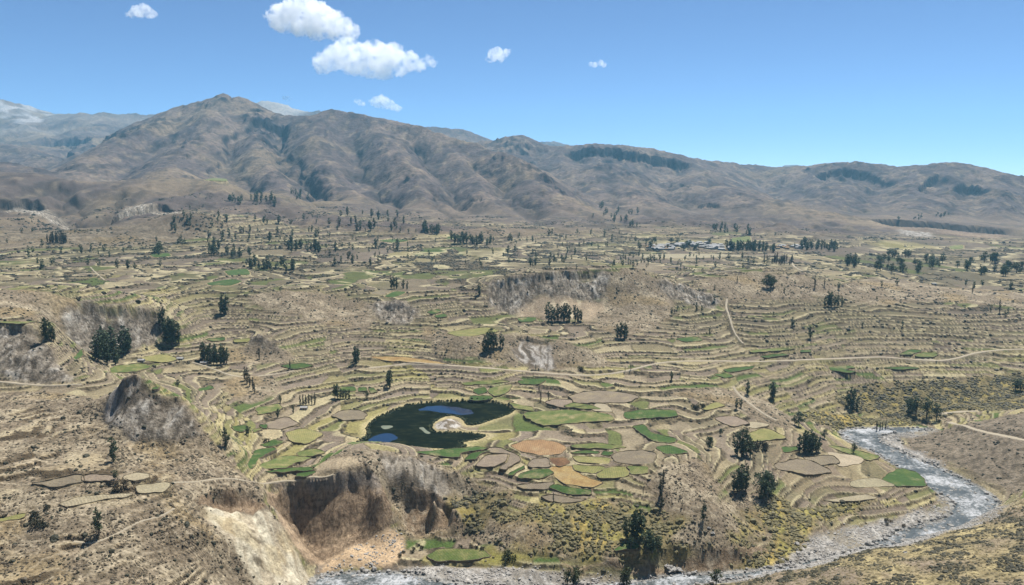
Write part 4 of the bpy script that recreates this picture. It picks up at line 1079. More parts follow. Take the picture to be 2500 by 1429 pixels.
# ------------------------------------------------------------------ the land, cut into named stretches
def link(o, parent=None):
    COL.objects.link(o)
    if parent is not None: o.parent = parent
    return o
def tag(o, label=None, cat=None, group=None, kind=None):
    if label: o['label'] = label
    if cat: o['category'] = cat
    if group: o['group'] = group
    if kind: o['kind'] = kind
    return o
def np_mesh(name, co, faces, nv=4, cols=None, smooth=True):
    me = bpy.data.meshes.new(name)
    co = np.ascontiguousarray(co, np.float32); faces = np.ascontiguousarray(faces, np.int32)
    me.vertices.add(len(co)); me.vertices.foreach_set('co', co.ravel())
    nf = len(faces)
    me.loops.add(nf * nv); me.loops.foreach_set('vertex_index', faces.ravel())
    me.polygons.add(nf)
    me.polygons.foreach_set('loop_start', np.arange(0, nf * nv, nv, dtype=np.int32))
    try: me.polygons.foreach_set('loop_total', np.full(nf, nv, np.int32))
    except Exception: pass
    me.polygons.foreach_set('use_smooth', np.full(nf, smooth, bool))
    if cols is not None:
        a = me.color_attributes.new('Col', 'FLOAT_COLOR', 'POINT')
        a.data.foreach_set('color', np.concatenate([cols, np.ones((len(cols), 1))], 1).astype(np.float32).ravel())
    me.update(calc_edges=True)
    return me

ii, jj = np.meshgrid(np.arange(NR - 1), np.arange(NT - 1), indexing='ij')
v00 = (ii * NT + jj).ravel()
quads = np.stack([v00, v00 + NT, v00 + NT + 1, v00 + 1], 1)
reg = np.zeros(N, np.int8)                                   # 0 terraced valley
reg[(AM['scrub'] + AM['rock'] * (y > 480) > .5) & (y > 480)] = 6
reg[(AM['bank'] > .5) & (y < 1000)] = 10
reg[AM['gravel'] > .5] = 5
reg[AM['greyscrub'] > .5] = 7
hp = AREA_W[0][1]
sel, wt, d = poly_mask(hp, x, y, 1, 0)
reg[sel[d > 0]] = 1
reg[(AM['pale'] > .5)] = 3
reg[(AM['red'] > .5) & (y > 425)] = 4
reg[(AM['drygrass'] > .5) | ((y < 300) & (x > 0))] = 2
reg[(y < 300) & (x <= 0)] = 1
reg[mw > .5] = 8
reg[(mw > .5) & (rad > 6000)] = 9
fr_ = reg[quads[:, 0]]
STRETCH = [('terraced_valley', 'valley_soil', 'terraced valley floor of small straw, brown and green fields'),
           ('hillside', 'hill_scrub', 'near brown scrubby hillside with old terraces and trails'),
           ('river_bank_slope', 'hill_scrub', 'dry yellowish grass slope on the near river bank'),
           ('eroded_slope', 'hill_scrub', 'pale cream eroded slope falling to the river'),
           ('cliff', 'hill_scrub', 'brown earth cliff cut by the river'),
           ('river_bed', 'valley_soil', 'grey gravel bars along the river'),
           ('hills', 'hill_scrub', 'brown scrub and grey eroded hills rising between the terraces'),
           ('gravel_slope', 'hill_scrub', 'grey bare slope above the river bend'),
           ('mountains', 'mountain_ground', 'bare brown mountain range behind the valley'),
           ('distant_mountains', 'mountain_ground', 'far pale peaks on the skyline behind the mountain range'),
           ('earth_bank', 'hill_scrub', 'steep dark earth bank above the low river')]
co_all = np.stack([x, y, z], 1)
rockw = np.clip(AM['rock'] + AM['red'] + AM['white'] + AM['bank'] + AM['pale'] * .5 + AM['scree'] * .35 + .6 * sstep(.8, 1.3, slope) * AM['scrub'], 0, 1).astype(np.float32)
for k, (nm, mt, lb) in enumerate(STRETCH):
    fq = quads[fr_ == k]
    if not len(fq): continue
    used, inv = np.unique(fq.ravel(), return_inverse=True)
    me = np_mesh(nm, co_all[used], inv.reshape(-1, 4)[:, ::-1], 4, C[used])
    a_ = me.attributes.new('rockw', 'FLOAT', 'POINT'); a_.data.foreach_set('value', rockw[used])
    me.materials.append(MATS[mt])
    o = link(bpy.data.objects.new(nm, me))
    tag(o, lb, kind='structure')
tick('land mesh')
#==PART2==
# ------------------------------------------------------------------ materials of the smaller things
def simple(name, col, rough=.9, var=.25, scale=.6, bump=0, spec=.2):
    m, nt, b = new_mat(name)
    f = noise_n(nt, texco(nt), scale, 4, .6)
    c = mixrgb(nt, 'MULTIPLY', 1.0, tuple(col), ramp(nt, f, [(.3, g3(1 - var)), (.7, g3(1 + var))]))
    nt.links.new(c, b.inputs['Base Color'])
    b.inputs['Roughness'].default_value = rough
    b.inputs['Specular IOR Level'].default_value = spec
    if bump:
        bp = node(nt, 'ShaderNodeBump', Strength=.7, Distance=bump)
        nt.links.new(f, bp.inputs['Height']); nt.links.new(bp.outputs[0], b.inputs['Normal'])
    return m
def crop_mat(name, c1, c2, c3):
    m, nt, b = new_mat(name)
    vec = texco(nt)
    f = noise_n(nt, vec, .12, 4, .6); f2 = noise_n(nt, vec, 1.1, 2, .6)
    oi = node(nt, 'ShaderNodeObjectInfo')
    c = ramp(nt, f, [(.3, tuple(tone(*c1))), (.5, tuple(tone(*c2))), (.72, tuple(tone(*c3)))])
    c = mixrgb(nt, 'MULTIPLY', 1.0, c, ramp(nt, f2, [(.3, g3(.72)), (.7, g3(1.22))]))
    wv_ = node(nt, 'ShaderNodeTexWave', Scale=.22, Distortion=1.5, Detail=2.0); wv_.inputs['Detail Scale'].default_value = .4
    rot = node(nt, 'ShaderNodeVectorRotate'); rot.rotation_type = 'Z_AXIS'
    mr = node(nt, 'ShaderNodeMath', operation='MULTIPLY'); nt.links.new(oi.outputs['Random'], mr.inputs[0]); mr.inputs[1].default_value = 25.0
    nt.links.new(vec, rot.inputs['Vector']); nt.links.new(mr.outputs[0], rot.inputs['Angle']); nt.links.new(rot.outputs[0], wv_.inputs['Vector'])
    c = mixrgb(nt, 'MULTIPLY', 1.0, c, ramp(nt, wv_.outputs['Fac'], [(.1, g3(.86)), (.6, g3(1.06))]))
    f3 = noise_n(nt, vec, .055, 5, .7)
    c = mixrgb(nt, 'MIX', ramp(nt, f3, [(.56, g3(0)), (.70, g3(.75))]), c, tuple(tone(178, 162, 122)))
    c = mixrgb(nt, 'MULTIPLY', 1.0, c, ramp(nt, oi.outputs['Random'], [(0, (.86, .88, .8)), (1, (1.12, 1.08, 1.1))]))
    nt.links.new(c, b.inputs['Base Color'])
    b.inputs['Roughness'].default_value = .9; b.inputs['Specular IOR Level'].default_value = .15
    bp = node(nt, 'ShaderNodeBump', Strength=.5, Distance=.3)
    nt.links.new(f2, bp.inputs['Height']); nt.links.new(bp.outputs[0], b.inputs['Normal'])
crop_mat('crop_green', (68, 96, 44), (78, 104, 50), (104, 118, 62))
crop_mat('crop_light', (96, 116, 58), (122, 130, 74), (168, 158, 108))
crop_mat('crop_olive', (138, 138, 84), (154, 150, 94), (176, 164, 108))
crop_mat('crop_straw', (176, 162, 134), (188, 174, 145), (200, 186, 156))
crop_mat('crop_ploughed', (144, 130, 112), (154, 139, 118), (168, 152, 128))
crop_mat('crop_orange', (154, 122, 86), (170, 138, 98), (186, 158, 116))
crop_mat('crop_redbrown', (100, 76, 54), (122, 92, 64), (150, 118, 80))
crop_mat('crop_rust', (158, 124, 78), (176, 148, 96), (192, 172, 118))
simple('dirt', tone(190, 176, 150), var=.12, scale=.4)
simple('stone', tone(190, 184, 174), var=.3, scale=.5, bump=.3)
simple('wall_stone', tone(126, 112, 88), var=.4, scale=.35, bump=.3)
simple('bark', (.12, .10, .08), var=.3, scale=2.0)
simple('roof_metal', (.29, .28, .26), rough=.85, var=.3, scale=.1, spec=.1)
simple('roof_thatch', tone(170, 140, 104), var=.2)
simple('adobe', (.28, .26, .23), var=.12, scale=.3)
simple('window_dark', (.02, .02, .025), rough=.3, var=.1)
simple('dark_door', (.10, .06, .035), rough=.7, var=.2)
simple('white_paint', (.78, .77, .74), var=.08)
def leaf_mat(name, c1, c2):
    m, nt, b = new_mat(name)
    oi = node(nt, 'ShaderNodeObjectInfo'); vec = texco(nt)
    f = noise_n(nt, vec, .8, 3, .6)
    c = ramp(nt, f, [(.3, c1), (.7, c2)])
    c = mixrgb(nt, 'MULTIPLY', 1.0, c, ramp(nt, oi.outputs['Random'], [(0, (.75, .8, .75)), (1, (1.25, 1.18, 1.1))]))
    nt.links.new(c, b.inputs['Base Color'])
    b.inputs['Roughness'].default_value = .65; b.inputs['Specular IOR Level'].default_value = .25
    tr = node(nt, 'ShaderNodeBsdfTranslucent'); mx = node(nt, 'ShaderNodeMixShader'); mx.inputs[0].default_value = .25
    nt.links.new(c, tr.inputs['Color'])
    out = [q for q in nt.nodes if q.type == 'OUTPUT_MATERIAL'][0]
    nt.links.new(b.outputs[0], mx.inputs[1]); nt.links.new(tr.outputs[0], mx.inputs[2]); nt.links.new(mx.outputs[0], out.inputs['Surface'])
leaf_mat('eucalyptus_leaf', (0.0307, 0.0480, 0.0230), (0.0816, 0.1056, 0.0528))
leaf_mat('olive_leaf', (0.0375, 0.0465, 0.0165), (0.0825, 0.0900, 0.0338))
leaf_mat('cypress_leaf', (0.0240, 0.0272, 0.0128), (0.0480, 0.0480, 0.0224))
leaf_mat('scrub_leaf', (0.0722, 0.0577, 0.0374), (0.1530, 0.1232, 0.0808))
leaf_mat('yellow_leaf', (0.1020, 0.0918, 0.0442), (0.1836, 0.1632, 0.0782))
leaf_mat('dark_scrub_leaf', (0.0324, 0.0310, 0.0166), (0.0720, 0.0648, 0.0360))
leaf_mat('straw_tuft', (0.1612, 0.1240, 0.0620), (0.2604, 0.2108, 0.1178))

# ------------------------------------------------------------------ water
def grid_in(P, step, zfun, inset=0.0):
    """square-celled sheet inside an outline, its rim cut along the cells and snapped to the outline"""
    x0, y0 = P[:, 0].min() - step, P[:, 1].min() - step
    nx = int((P[:, 0].max() - x0) / step) + 3; ny = int((P[:, 1].max() - y0) / step) + 3
    gx, gy = np.meshgrid(x0 + np.arange(nx) * step, y0 + np.arange(ny) * step)
    d = signed(P, gx.ravel(), gy.ravel()).reshape(ny, nx)
    d = d - inset - (inset * .8 * fbm(gx.ravel(), gy.ravel(), 22, 2, 141).reshape(ny, nx) if inset else 0)
    keep = (d[:-1, :-1] > -step) & (d[1:, :-1] > -step) & (d[:-1, 1:] > -step) & (d[1:, 1:] > -step)
    a, b = np.nonzero(keep)
    q = np.stack([a * nx + b, a * nx + b + 1, (a + 1) * nx + b + 1, (a + 1) * nx + b], 1)
    used, inv = np.unique(q.ravel(), return_inverse=True)
    X, Y = gx.ravel()[used], gy.ravel()[used]
    return np.stack([X, Y, zfun(X, Y)], 1), inv.reshape(-1, 4)
m, nt, b = new_mat('river_water')
vec = texco(nt, (1, 1, 1))
f1 = noise_n(nt, vec, .42, 6, .8); f2 = noise_n(nt, vec, .05, 3, .5)
ad = node(nt, 'ShaderNodeMath', operation='ADD'); nt.links.new(f1, ad.inputs[0])
sc_ = node(nt, 'ShaderNodeMath', operation='MULTIPLY_ADD'); nt.links.new(f2, sc_.inputs[0]); sc_.inputs[1].default_value = .9; sc_.inputs[2].default_value = -.45
nt.links.new(sc_.outputs[0], ad.inputs[1])
foam = ramp(nt, ad.outputs[0], [(.44, g3(0)), (.54, g3(.45)), (.66, g3(1))])
c = mixrgb(nt, 'MIX', foam, (.045, .052, .05), (.36, .36, .355))
nt.links.new(c, b.inputs['Base Color'])
rg = ramp(nt, ad.outputs[0], [(.42, g3(.35)), (.50, g3(.9))]); nt.links.new(rg, b.inputs['Roughness'])
b.inputs['IOR'].default_value = 1.33
bp = node(nt, 'ShaderNodeBump', Strength=.5, Distance=.5); nt.links.new(f1, bp.inputs['Height']); nt.links.new(bp.outputs[0], b.inputs['Normal'])
for P, lb in ((RIVER_A, 'rushing white and grey river round the bend'), (RIVER_B, 'river below the brown cliff')):
    co, fq = grid_in(P, 1.6, lambda a, b: river_z(a, b) + fbm(a, b, 4.5, 3, 140) * .22, 3.6)
    me = np_mesh('river', co, fq, 4); me.materials.append(m)
    tag(link(bpy.data.objects.new('river', me)), lb, kind='structure')

m, nt, b = new_mat('lake_weed')
vec = texco(nt, (1, 2.2, 1))
f1 = noise_n(nt, vec, .10, 5, .65)
c = ramp(nt, f1, [(.3, (.0045, .007, .005)), (.52, (.008, .011, .007)), (.64, (.018, .022, .012)), (.78, (.036, .038, .022))])
nt.links.new(c, b.inputs['Base Color']); b.inputs['Roughness'].default_value = .9; b.inputs['Specular IOR Level'].default_value = .0
LAKE_SH = np.array(LAKE_P)
def sheet_obj(name, P, zz, mat, thick=.0):
    P = soften(np.asarray(P))
    me = bpy.data.meshes.new(name)
    me.from_pydata([(p[0], p[1], zz) for p in P], [], [list(range(len(P)))])
    me.update()
    if me.polygons[0].normal.z < 0: me.flip_normals()
    me.materials.append(mat)
    return link(bpy.data.objects.new(name, me))
co, fq = grid_in(LAKE_P, 2.0, lambda a, b: a * 0 + LAKE_Z)
me = np_mesh('lake', co, fq, 4); me.materials.append(MATS['lake_weed'])
tag(link(bpy.data.objects.new('lake', me)), 'dark green weed-covered lake', kind='structure')
m, nt, b = new_mat('open_water')
b.inputs['Base Color'].default_value = (.008, .02, .048, 1); b.inputs['Roughness'].default_value = .06; b.inputs['IOR'].default_value = 1.33
f1 = noise_n(nt, texco(nt), .5, 2); bp = node(nt, 'ShaderNodeBump', Strength=.08, Distance=.1); nt.links.new(f1, bp.inputs['Height']); nt.links.new(bp.outputs[0], b.inputs['Normal'])
for lb, pts in (('blue open water pool beside the pale island in the weedy lake', [(1022, 1000), (1050, 992), (1090, 992), (1140, 997), (1160, 1010), (1140, 1013), (1100, 1011), (1060, 1004), (1035, 1003)]),
                ('blue open water pool behind the cliff crest in the weedy lake', [(898, 1077), (915, 1064), (945, 1058), (962, 1062), (970, 1070), (955, 1076), (948, 1086), (920, 1086)])):
    o = sheet_obj('pool', chaikin(at_level(pts, LAKE_Z + .05), 2), LAKE_Z + .05, m)
    tag(o, lb, kind='structure')
simple('pale_silt', tone(132, 138, 118), var=.15, scale=.3)
for lb, pts in (('pale silt patch floating in the weedy lake beside the island', [(1022, 1044), (1036, 1043), (1040, 1050), (1052, 1056), (1048, 1060), (1036, 1058), (1032, 1050)]),
                ('pale mud bank in the weedy lake near the straw shore', [(930, 1040), (950, 1038), (962, 1042), (945, 1048), (932, 1046)])):
    o = sheet_obj('silt_patch', chaikin(at_level(pts, LAKE_Z + .1), 1), LAKE_Z + .1, MATS['pale_silt'])
    tag(o, lb, kind='structure')

# ------------------------------------------------------------------ single fields as raised crops
for key, lab, P, c, g in FIELD_W:
    area_ = .5 * np.sum(P[:, 0] * np.roll(P[:, 1], -1) - np.roll(P[:, 0], -1) * P[:, 1])
    if area_ < 0: P = P[::-1]
    hgt = .35 if key in ('green', 'light', 'olive') else .12
    jig = fbm(P[:, 0], P[:, 1], 6, 2, 150) * .5
    zz = g[0] * (P[:, 0] - c[0]) + g[1] * (P[:, 1] - c[1]) + g[2]
    k = len(P)
    cc = P.mean(0)
    PX = P[:, 0] + (P[:, 0] - cc[0]) / 25 * jig; PY = P[:, 1] + (P[:, 1] - cc[1]) / 25 * jig
    vs_ = [(PX[i], PY[i], zz[i] + hgt) for i in range(k)] + [(PX[i], PY[i], zz[i] - .6) for i in range(k)]
    fs = [list(range(k))] + [[i, i + k, (i + 1) % k + k, (i + 1) % k] for i in range(k)]
    me = bpy.data.meshes.new('field'); me.from_pydata(vs_, [], fs); me.update()
    me.materials.append(MATS['crop_' + key])
    o = link(bpy.data.objects.new('field', me))
    tag(o, lab, 'field', 'fields on the valley terraces', 'thing')
    if c[1] < 830:
        a_ = np.stack([PX, PY], 1); Q = []
        for u, v in zip(a_, np.roll(a_, -1, 0)):
            m_ = max(1, int(np.hypot(*(v - u)) / 2.0))
            Q += [u + (v - u) * t_ / m_ for t_ in range(m_)]
        Q = np.array(Q); t_ = np.roll(Q, -1, 0) - np.roll(Q, 1, 0); t_ /= np.hypot(t_[:, 0], t_[:, 1])[:, None] + 1e-9
        nr = np.stack([t_[:, 1], -t_[:, 0]], 1)
        wv = .5 + .25 * fbm(Q[:, 0], Q[:, 1], 5, 2, 170); hv = .55 + .45 * np.maximum(fbm(Q[:, 0], Q[:, 1], 4, 2, 171), -.8)
        if key in ('straw', 'orange', 'rust', 'redbrown'): hv *= .5
        zf = g[0] * (Q[:, 0] - c[0]) + g[1] * (Q[:, 1] - c[1]) + g[2]
        sec = [(-.3, -.8), (0, 1), (.6, .95), (1.3, -.9)]
        co = np.stack([np.concatenate([Q + nr * (wv * s0)[:, None], (zf + (hv * h0 if h0 > 0 else h0))[:, None]], 1) for s0, h0 in sec], 1).reshape(-1, 3)
        kk_ = len(Q)
        fq = np.array([[i * 4 + j, i * 4 + j + 1, ((i + 1) % kk_) * 4 + j + 1, ((i + 1) % kk_) * 4 + j] for i in range(kk_) for j in range(3)])
        wm_ = np_mesh('boundary_wall', co, fq, 4, smooth=False); wm_.materials.append(MATS['wall_stone'])
        link(bpy.data.objects.new('boundary_wall', wm_), o)

# ------------------------------------------------------------------ tracks draped on the land
for nm, w, lb, P in TRACK_W:
    t = np.gradient(P, axis=0); t /= np.hypot(t[:, 0], t[:, 1])[:, None] + 1e-9
    nrm = np.stack([-t[:, 1], t[:, 0]], 1)
    ww = w * (1 + .22 * fbm(P[:, 0], P[:, 1], 14, 2, 160))[:, None]
    offs = np.array([-.62, -.5, -.17, .17, .5, .62]); dz = np.array([-.5, .22, .26, .26, .22, -.5])
    rows = []
    for oo, d_ in zip(offs, dz):
        q = P + nrm * ww * oo
        rows.append(np.stack([q[:, 0], q[:, 1], LAND.at(q[:, 0], q[:, 1]) + d_], 1))
    co = np.stack(rows, 1).reshape(-1, 3)
    k = len(P)
    fq = [[i * 6 + j, (i + 1) * 6 + j, (i + 1) * 6 + j + 1, i * 6 + j + 1] for i in range(k - 1) for j in range(5)]
    me = np_mesh(nm, co, np.array(fq)[:, ::-1], 4); me.materials.append(MATS['dirt'])
    tag(link(bpy.data.objects.new(nm, me)), lb, kind='structure')
tick('fields')

# ------------------------------------------------------------------ trees
def leaf_faces(rng, centers, rad, n, size):
    """many small leaf sprays spread in clumps"""
    V_, F_ = [], []
    for c, r in zip(centers, rad):
        k = max(6, int(n * r * r))
        for _ in range(k):
            d = rng.normal(size=3); d /= np.linalg.norm(d)
            p = np.array(c) + d * r * np.array([1, 1, 1.15]) * (rng.random() ** .4)
            a = rng.normal(size=3); a /= np.linalg.norm(a)
            b_ = np.cross(a, rng.normal(size=3)); b_ /= np.linalg.norm(b_) + 1e-9
            s = size * (.6 + .8 * rng.random())
            i = len(V_)
            V_ += [p + a * s, p + b_ * s * .8 - a * s * .2, p - a * s * .9, p - b_ * s * .8 - a * s * .1]
            F_.append([i, i + 1, i + 2, i + 3])
    return np.array(V_), np.array(F_)
def limb(V_, F_, a, b, ra, rb, sides=5):
    a = np.array(a, float); b = np.array(b, float)
    d = b - a; d /= np.linalg.norm(d) + 1e-9
    u = np.cross(d, [0, .3, 1.0] if abs(d[2]) < .9 else [1, 0, 0]); u /= np.linalg.norm(u); v = np.cross(d, u)
    i0 = len(V_)
    for P, r in ((a, ra), (b, rb)):
        for k in range(sides):
            an = 2 * math.pi * k / sides
            V_.append(P + r * (math.cos(an) * u + math.sin(an) * v))
    for k in range(sides):
        F_.append([i0 + k, i0 + (k + 1) % sides, i0 + sides + (k + 1) % sides, i0 + sides + k])
def tree_proto(kind, seed):
    """unit tree 10 m high: trunk mesh data and crown mesh data"""
    rng = np.random.default_rng(seed)
    TV, TF = [], []
    cs, rs = [], []
    if kind == 'eucalyptus':
        w = rng.uniform(1.5, 2.3)
        bend = rng.uniform(-.35, .35, 2)
        def axis(h): return np.array([bend[0] * (h / 10) ** 2 * 2, bend[1] * (h / 10) ** 2 * 2, h])
        for a, b in ((-.6, 2), (2, 5), (5, 8), (8, 9.6)):
            limb(TV, TF, axis(a), axis(b), .26 - .022 * max(a, 0), .26 - .022 * b)
        h = rng.uniform(1.2, 2.2)
        while h < 9.7:
            f = (h - 1) / 9
            rad_ = w * (math.sin(min(1, f * 1.35 + .12) * math.pi * .62)) * (1 - .75 * max(0, f - .55) / .45)
            for _ in range(2 if f < .8 else 1):
                an = rng.uniform(0, 6.28); rr_ = rad_ * rng.uniform(.25, .8)
                c = axis(h) + np.array([math.cos(an) * rr_, math.sin(an) * rr_, rng.uniform(-.2, .4)])
                cs.append(c); rs.append(rng.uniform(.62, 1.05) * (1 - .35 * f))
                limb(TV, TF, axis(max(.5, h - .8)), c, .07, .03, 4)
            h += rng.uniform(.45, .75)
        n_, sz = 30, .33
    elif kind == 'broad':
        for a, b in ((-.6, 2), (2, 4.5)):
            limb(TV, TF, (0, 0, a), (0, 0, b), .32 - .03 * max(a, 0), .32 - .03 * b)
        for _ in range(26):
            an = rng.uniform(0, 6.28); el = rng.uniform(-.75, 1)
            rr_ = 2.8 * math.cos(max(el, 0) * 1.25) * rng.uniform(.2, 1) * (1 + .5 * min(el, 0))
            c = np.array([math.cos(an) * rr_, math.sin(an) * rr_, 5.0 + el * 3.9])
            cs.append(c); rs.append(rng.uniform(.8, 1.3))
            limb(TV, TF, (0, 0, rng.uniform(2, 4.2)), c, .1, .03, 4)
        n_, sz = 17, .34
    else:                                               # slender poplar or cypress
        for a, b in ((-.6, 4), (4, 9)):
            limb(TV, TF, (0, 0, a), (0, 0, b), .2 - .016 * max(a, 0), .2 - .016 * b)
        h = .8
        while h < 9.9:
            f = h / 10
            rad_ = .85 * math.sin(min(1, f * 1.6 + .18) * math.pi / 2) * (1 - .8 * max(0, f - .6) / .4)
            an = rng.uniform(0, 6.28)
            cs.append((math.cos(an) * rad_ * .4, math.sin(an) * rad_ * .4, h)); rs.append(.3 + rad_ * .55)
            h += .34
        n_, sz = 30, .24
    V_, F_ = leaf_faces(rng, cs, rs, n_, sz)
    tm = np_mesh(kind + '_trunk', np.array(TV), np.array(TF), 4); tm.materials.append(MATS['bark'])
    cm = np_mesh(kind + '_crown', V_, F_, 4, smooth=False)
    cm.materials.append(MATS[{'eucalyptus': 'eucalyptus_leaf', 'broad': 'eucalyptus_leaf', 'slender': 'cypress_leaf'}[kind]])
    wm = np_mesh(kind + '_tree', np.concatenate([V_, np.array(TV)]), np.concatenate([F_, np.array(TF) + len(V_)]), 4, smooth=False)
    wm.materials.append(cm.materials[0]); wm.materials.append(MATS['bark'])
    mi = np.zeros(len(F_) + len(TF), np.int32); mi[len(F_):] = 1
    wm.polygons.foreach_set('material_index', mi)
    return tm, cm, wm, (V_, F_)
PROTO = {'eucalyptus': [tree_proto('eucalyptus', 20 + i) for i in range(6)], 'broad': [tree_proto('broad', 40 + i) for i in range(4)], 'slender': [tree_proto('slender', 60 + i) for i in range(3)]}
OLIVE = []
for tm, cm, wm, raw in PROTO['broad']:
    c2 = cm.copy(); c2.materials[0] = MATS['olive_leaf']; OLIVE.append(c2)

